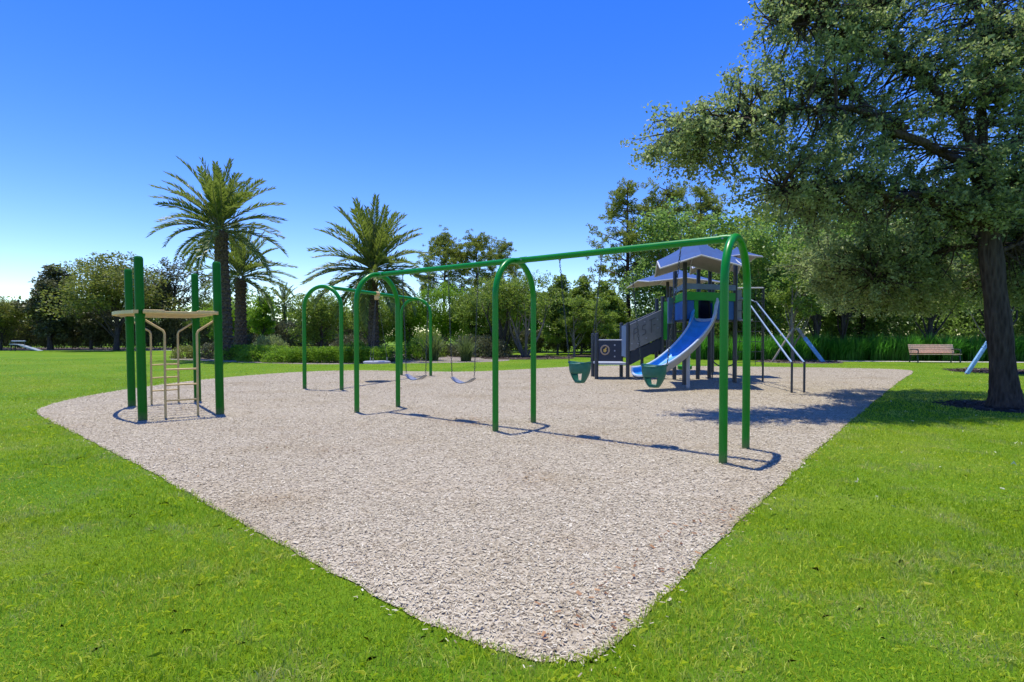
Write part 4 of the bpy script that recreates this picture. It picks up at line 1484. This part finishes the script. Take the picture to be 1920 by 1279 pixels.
# canopies: cross gabled tents on tube frames
def canopy(fl, fr, depth, zc, ze, za):
    """fl, fr: front corners (x,y); the square runs back from that edge"""
    fl, fr = Vector((*fl, 0)), Vector((*fr, 0))
    d = (fr - fl)
    n = Vector((-d.y, d.x, 0)).normalized() * depth
    cs = [fl, fr, fr + n, fl + n]
    C4 = [c + V(0, 0, zc) for c in cs]
    mids = [(cs[i] + cs[(i + 1) % 4]) / 2 + V(0, 0, ze) for i in range(4)]
    apex = (cs[0] + cs[2]) / 2 + V(0, 0, za)
    mb = MB()
    N = 6
    for i in range(4):
        for (p, q) in ((C4[i], mids[i]), (mids[i], C4[(i + 1) % 4])):
            vs, idx = [], {}
            for s in range(N + 1):
                for t in range(N + 1 - s):
                    w0, w1, w2 = 1 - (s + t) / N, s / N, t / N
                    pt = p * w0 + q * w1 + apex * w2
                    sag = (w0 * w1 + w1 * w2 + w0 * w2) * 0.16
                    idx[(s, t)] = len(vs)
                    vs.append(pt - V(0, 0, sag))
            fs = []
            for s in range(N):
                for t in range(N - s):
                    fs.append((idx[(s, t)], idx[(s + 1, t)], idx[(s, t + 1)]))
                    if s + t < N - 1:
                        fs.append((idx[(s + 1, t)], idx[(s + 1, t + 1)], idx[(s, t + 1)]))
            n0 = len(vs)
            mb.add(vs, fs, 0)
            mb.add([x - V(0, 0, 0.012) for x in vs], fs, 1)
    o0 = origin(tw)
    me = bpy.data.meshes.new('canopy')
    me.from_pydata([(p[0] - o0.x, p[1] - o0.y, p[2] - o0.z) for p in mb.v], [], mb.f)
    me.materials.append(M['fabric'])
    me.materials.append(M['fabric_under'])
    me.polygons.foreach_set('material_index', mb.m)
    me.shade_smooth()
    me.set_sharp_from_angle(angle=R(20))
    o = link('canopy', me, tw)
    fr_ = MB()
    for i in range(4):
        fr_.tube([C4[i] - V(0, 0, .03), mids[i] - V(0, 0, .03), C4[(i + 1) % 4] - V(0, 0, .03)], 0.022, 8)
        fr_.tube([mids[i] - V(0, 0, .04), apex - V(0, 0, .12)], 0.018, 8)
    fr_.build('canopy_frame', 'pale_tube', o)
    return o


canopy((3.95, 14.4), (6.0, 14.0), 2.1, 3.2, 3.52, 4.12)
canopy((5.55, 16.6), (7.0, 16.2), 1.6, 3.46, 3.78, 4.15)
canopy((4.85, 19.0), (7.5, 19.3), 2.5, 3.3, 3.45, 3.95)
canopy((7.0, 17.9), (8.25, 17.8), 1.2, 4.0, 4.08, 4.4)
tpost(V(7.6, 18.4, 0), 4.1)

# slide
def bez(p, t):
    a, b, c, d = [Vector(x) for x in p]
    s = 1 - t
    return a * s ** 3 + b * 3 * s * s * t + c * 3 * s * t * t + d * t ** 3


SP = [(5.45, 15.22, 0), (5.15, 14.45, 0), (4.35, 13.85, 0), (3.15, 13.35, 0)]
zprof = [(0, 1.86), (.07, 1.84), (.14, 1.76), (.5, 1.10), (.82, .52), (.90, .43), (1, .39)]


def zat(t):
    for (t0, z0), (t1, z1) in zip(zprof, zprof[1:]):
        if t <= t1:
            f = (t - t0) / (t1 - t0)
            return z0 + (z1 - z0) * f
    return zprof[-1][1]


def slide_section(t, prof):
    p = bez(SP, t)
    d = (bez(SP, min(1, t + .01)) - bez(SP, max(0, t - .01))).normalized()
    n = Vector((-d.y, d.x, 0))
    z = sum(zat(min(1, max(0, t + k * .02))) for k in range(-3, 4)) / 7
    grow = 1.0
    return [p + n * x + V(0, 0, z + y) for x, y in prof]


inner = [(-.27, .17), (-.262, .09), (-.23, .03), (-.15, .0), (0, -.012), (.15, .0), (.23, .03), (.262, .09), (.27, .17)]
outer = [(-.315, .165), (-.305, .03), (-.25, -.05), (0, -.07), (.25, -.05), (.305, .03), (.315, .165)]
NS = 44


def loft(prof, ts, name, mat, parent, flip=False):
    vs, fs = [], []
    n = len(prof)
    for t in ts:
        vs += slide_section(t, prof)
    for i in range(len(ts) - 1):
        for k in range(n - 1):
            fs.append((i * n + k, i * n + k + 1, (i + 1) * n + k + 1, (i + 1) * n + k))
    return MB().add(vs, fs).build(name, mat, parent)


ts = [k / NS for k in range(NS + 1)]
chute = loft(inner, ts, 'slide_chute', 'slide_blue', tw)
loft(outer, ts, 'slide_shell', 'slide_out', chute)
for s in (-1, 1):
    rim = MB()
    rim.tube([slide_section(t, [(s * .292, .175)])[0] for t in ts], 0.028, 8)
    rim.build('slide_rim', 'slide_rim', chute)
lip = MB()
e1 = slide_section(1.0, inner)
dd = (bez(SP, 1) - bez(SP, .98)).normalized()
lip.tube([p + dd * .02 for p in e1], 0.03, 8)
lip.build('exit_lip', 'slide_rim', chute)
# entry hood: two raised horns and a pale saddle
p0 = bez(SP, 0.0)
dd0 = (bez(SP, .02) - p0).normalized()
nn0 = Vector((-dd0.y, dd0.x, 0))
for s in (-1, 1):
    pts = [slide_section(.26, [(s * .30, .18)])[0], slide_section(.14, [(s * .30, .24)])[0], slide_section(.06, [(s * .295, .37)])[0], p0 + nn0 * s * .32 + V(0, 0, 1.86 + .48), p0 + nn0 * s * .31 + V(0, 0, 1.86 + .56) - dd0 * .05]
    MB().tube(pts, [.03, .045, .05, .045, .03], 10).build('entry_horn', 'slide_blue' if s < 0 else 'slide_rim', chute)
sad = MB()
sp = slide_section(.13, [(x * .93, y + .012) for x, y in inner[1:-1]])
sq = slide_section(.03, [(x * .93, y + .014) for x, y in inner[1:-1]])
k = len(sp)
sad.add(sp + sq, [(i, i + 1, k + i + 1, k + i) for i in range(k - 1)])
sad.build('entry_saddle', 'slide_rim', chute)
MB().tube([V(4.62, 14.12, -.05), V(4.62, 14.12, 1.0)], 0.045, 14).build('slide_support', 'lightgrey', tw)

# transfer station and stairs on the left
q1, q2, q3, q4 = V(2.66, 16.95, 0), V(3.62, 16.85, 0), V(3.63, 17.9, 0), V(2.7, 18.0, 0)
tpost(q1, 1.45)
tpost(q2, 1.78)
tpost(q3, 1.80)
tpost(q4, 1.45)
q5, q6 = V(4.80, 17.2, 0), V(4.85, 18.1, 0)
tpost(q5, 2.62)
tpost(q6, 2.62)
MB().prism([q + V(0, 0, .46) for q in (q1, q2, q3, q4)], (0, 0, 0), (0, 0, .06)).build('transfer_deck', 'lightgrey', tw)
ep = panel(q1, q2, 0.06, 0.80, .57, 1.22, .03, 'navy', name='emblem_panel')
n_ = Vector(((q2 - q1).y, -(q2 - q1).x, 0)).normalized()
d12 = (q2 - q1).normalized()
ec = q1.lerp(q2, .27) + V(0, 0, .93) + n_ * .02
MB().tube([ec + d12 * .125 * math.cos(2 * math.pi * k / 28) + V(0, 0, .14 * math.sin(2 * math.pi * k / 28)) for k in range(29)], .026, 8).build('emblem_ring', 'emblem', ep)
MB().tube([ec - n_ * .002, ec + n_ * .006], .115, 24).build('emblem_disc', 'navy', ep)
fig = [(-.05, -.06), (.01, -.08), (.05, -.03), (.03, .02), (.06, .06), (.02, .08), (-.01, .03), (-.05, .02)]
MB().prism([ec + d12 * x + V(0, 0, z) for x, z in fig], n_ * .008, n_ * .02).build('emblem_figure', 'emblem_y', ep)
for z in (.72, .9, 1.08):
    MB().tube([q1.lerp(q2, .58) + V(0, 0, z) + n_ * .012, q1.lerp(q2, .58) + V(0, 0, z) + n_ * .03], .025, 12).build('bolt', 'lightgrey', ep)
MB().tube([q1.lerp(q2, .04) + V(0, 0, 1.235), q1.lerp(q2, .82) + V(0, 0, 1.235)], .022, 8).build('top_rail', 'lightgrey', tw)
panel(q2, q3, 0.1, 0.9, .7, 1.7, .03, 'slate')
gp = panel(q2, q5, 0.05, 0.97, .88, 1.72, .035, 'grey_panel', .0, name='stair_panel', z0b=1.34, z1b=2.2)
dk = panel(q2, q5, 0.05, 0.97, .46, .85, .05, 'navy', .01, name='stair_panel', z0b=.96, z1b=1.30)
dq = (q5 - q2).normalized()
nq = Vector((dq.y, -dq.x, 0))


def on_panel(f, z):
    base = q2.lerp(q5, f)
    return base + V(0, 0, .88 + (1.34 - .88) * f + z) + nq * .022


def stroke(pts, r=.014):
    MB().tube([on_panel(*p) for p in pts], r, 6).build('raised_mark', 'panel_mark', gp)


stroke([(.16, .30), (.16, .62), (.26, .62), (.28, .50), (.17, .46)])
stroke([(.50, .62), (.42, .62), (.40, .50), (.49, .45), (.49, .33), (.40, .32)])
stroke([(.66, .28), (.66, .70)])
stroke([(.60, .70), (.78, .70)])
stroke([(.72, .5), (.78, .5)])
for f, z in ((.1, .2), (.3, .2), (.52, .18), (.84, .62), (.85, .35), (.47, .72), (.28, .12)):
    MB().tube([on_panel(f, z) - nq * .01, on_panel(f, z) + nq * .015], .024, 10).build('bolt', 'lightgrey', gp)
panel(q3, q6, 0.05, 0.97, .88, 1.72, .035, 'grey_panel', .0, name='stair_panel', z0b=1.34, z1b=2.2)
for k in range(5):
    f = (k + .6) / 5.4
    z = .5 + 1.25 * (k + 1) / 6
    m0, m1 = q2.lerp(q5, f), q3.lerp(q6, f)
    MB().prism([m0 - dq * .12 + V(0, 0, z), m0 + dq * .12 + V(0, 0, z), m1 + dq * .12 + V(0, 0, z), m1 - dq * .12 + V(0, 0, z)], (0, 0, -.04), (0, 0, 0)).build('step', 'charcoal', tw)
MB().tube([V(4.25, 17.1, .25), V(4.8, 17.2, .55)], .03, 8).build('brace', 'tan', tw)
tpost(V(4.2, 17.4, 0), .8, .05)
panel(q5, c_, 0.05, 1.0, 1.25, 2.45, .03, 'lime', z0b=1.25)
# under deck: stool pods and hoop climber
MB().tube([V(5.45, 17.0, -.05), V(5.45, 17.0, .33)], .04, 12).build('pod_stem', 'charcoal', tw)
MB().tube([V(5.45, 17.0, .30), V(5.45, 17.0, .33), V(5.45, 17.0, .42), V(5.45, 17.0, .44)], [.17, .22, .22, .19], 20).build('step_pod', 'lime', tw)
pts = [V(6.25, 16.9, .75) + V(.42 * (1 - math.cos(a)), 0, -.35 * math.sin(a)) for a in [math.pi * k / 12 for k in range(13)]]
MB().tube(pts, .02, 8).build('hoop', 'chain_dark', tw)
MB().tube([V(6.3, 16.95, -.05), V(6.32, 16.95, .7)], .02, 8).build('hoop_stem', 'chain_dark', tw)

# slide rails on the right with their thin posts
for (top, k1, bot) in ((V(6.62, 15.95, 2.50), V(6.86, 15.8, 2.42), V(6.73, 12.95, .72)), (V(7.0, 16.4, 2.50), V(7.25, 16.0, 2.36), V(7.03, 12.95, .72))):
    pts = [top, top.lerp(k1, .6) + V(0, 0, .02), k1]
    k2 = k1.lerp(bot, .94)
    pts += [k1.lerp(bot, f) for f in (.1, .3, .5, .7, .9)] + [bot + V(0, .02, .02)]
    MB().tube(pts, .023, 10).build('glide_rail', 'rail', tw)
    MB().tube([bot + V(0, 0, -.77), bot + V(0, 0, .03)], .026, 10).build('rail_post', 'charcoal', tw)
# net climber pole, arm and net behind
np0 = V(7.5, 16.1, 0)
MB().tube([np0 + V(0, 0, -.05), np0 + V(0, 0, 2.82)], .028, 10).build('net_pole', 'charcoal', tw)
MB().tube([b_ + V(0, 0, 2.75), V(6.95, 15.9, 2.78), np0 + V(0, 0, 2.8)], .022, 8).build('net_arm', 'pale_tube', tw)
net = MB()
for k in range(4):
    x = .18 + .22 * k
    p = b_.lerp(np0, min(.96, x + .1))
    net.tube([p + V(0, 0, 2.74), p + V(0, 0, .5)], .009, 5)
for k in range(7):
    z = .6 + .3 * k
    net.tube([b_.lerp(np0, .1) + V(0, 0, z), np0 + V(0, 0, z)], .009, 5)
net.build('net', 'chain_dark', tw)

# ------------------------------------------------------------------ bench, braces, sit up board
bx, by = 21.25, 27.05
bn = thing('park_bench', (bx, by, 0), 'slatted timber park bench with iron ends before the tall grass', 'bench')
bd = Vector((1, -.04, 0)).normalized()
bb = Vector((bd.y * -1, bd.x, 0))
W = 2.2
rzb = math.atan2(bd.y, bd.x)
for k in range(5):
    c = Vector((bx, by, 0)) + bb * (-.22 + k * .105) + V(0, 0, .43 - .005 * k)
    MB().box(c, (W, .09, .032), rzb, bev=.006).build('seat_slat', 'wood', bn)
tilt = Matrix.Rotation(rzb, 3, 'Z') @ Matrix.Rotation(R(-14), 3, 'X')
for k in range(5):
    c = Vector((bx, by, 0)) + bb * (.26 + k * .024) + V(0, 0, .52 + k * .088)
    MB().box(c, (W, .03, .078), mat=tilt, bev=.006).build('back_slat', 'wood', bn)
for s in (-1, 1):
    e = Vector((bx, by, 0)) + bd * s * (W / 2 - .08)
    MB().tube([e - bb * .27 + V(0, 0, -.03), e - bb * .24 + V(0, 0, .2), e - bb * .2 + V(0, 0, .40)], .03, 8).build('leg', 'iron', bn)
    MB().tube([e + bb * .36 + V(0, 0, -.03), e + bb * .28 + V(0, 0, .22), e + bb * .25 + V(0, 0, .44), e + bb * .40 + V(0, 0, .93)], .03, 8).build('leg', 'iron', bn)
    MB().tube([e - bb * .24 + V(0, 0, .39), e + bb * .26 + V(0, 0, .39)], .025, 8).build('seat_bearer', 'iron', bn)
    pts = [e - bb * .22 + V(0, 0, .40), e - bb * .27 + V(0, 0, .55), e - bb * .24 + V(0, 0, .66), e + bb * .0 + V(0, 0, .68), e + bb * .30 + V(0, 0, .66)]
    MB().tube(pts, .028, 8).build('armrest', 'iron', bn)


def brace(foot, head, mat, label, wd=.09, th=.045):
    foot, head = Vector(foot), Vector(head)
    d = head - foot
    z = d.normalized()
    x = z.cross(V(0, 1, 0)).normalized()
    y = z.cross(x)
    m = Matrix((x, y, z)).transposed()
    b = thing('tree_brace', foot, label, 'tree brace')
    MB().box((foot + head) / 2, (wd, th, d.length), mat=m, bev=.006).build('timber', 'brace_wood', b)
    if mat != 'brace_wood':
        mid = foot.lerp(head, .37)
        MB().box(mid, (wd + .03, th + .03, d.length * .70), mat=m, bev=.008).build('wrap', mat, b)
    return b


brace((15.75, 27.2, -.03), (15.0, 28.35, 1.75), 'brace_blue', 'blue wrapped brace on the right of the young tree', .16)
brace((13.3, 27.6, -.03), (14.8, 28.4, 1.75), 'brace_wood', 'bare timber brace on the left of the young tree')
brace((16.1, 19.1, -.03), (17.95, 20.0, 1.6), 'brace_blue', 'blue wrapped brace left of the oak trunk', .10)
brace((19.1, 22.4, -.03), (18.2, 20.4, 1.4), 'brace_wood', 'bare timber brace behind the blue one beside the oak trunk')

sb = thing('exercise_bench', (-42.5, 47.0, 0), 'low sloping pale grey exercise board at the far left lawn edge', 'exercise bench')
bo = MB()
bo.prism([V(-43.6, 47, .62), V(-42.9, 47, .58), V(-41.9, 47, .28), V(-41.1, 47, .02), V(-41.1, 47, -.03), V(-42.0, 47, .2), V(-42.9, 47, .52), V(-43.6, 47, .56)], (0, -.25, 0), (0, .25, 0))
bo.build('board', 'board', sb)
for y in (46.8, 47.2):
    MB().tube([V(-43.5, y, -.05), V(-43.5, y, .85)], .045, 10).build('leg', 'charcoal', sb)
MB().tube([V(-43.6, 47, .85), V(-42.4, 47, .85)], .06, 10).build('foot_roller', 'board', sb)
MB().tube([V(-42.45, 46.97, .5), V(-42.45, 46.97, .85)], .035, 8).build('roller_post', 'charcoal', sb)
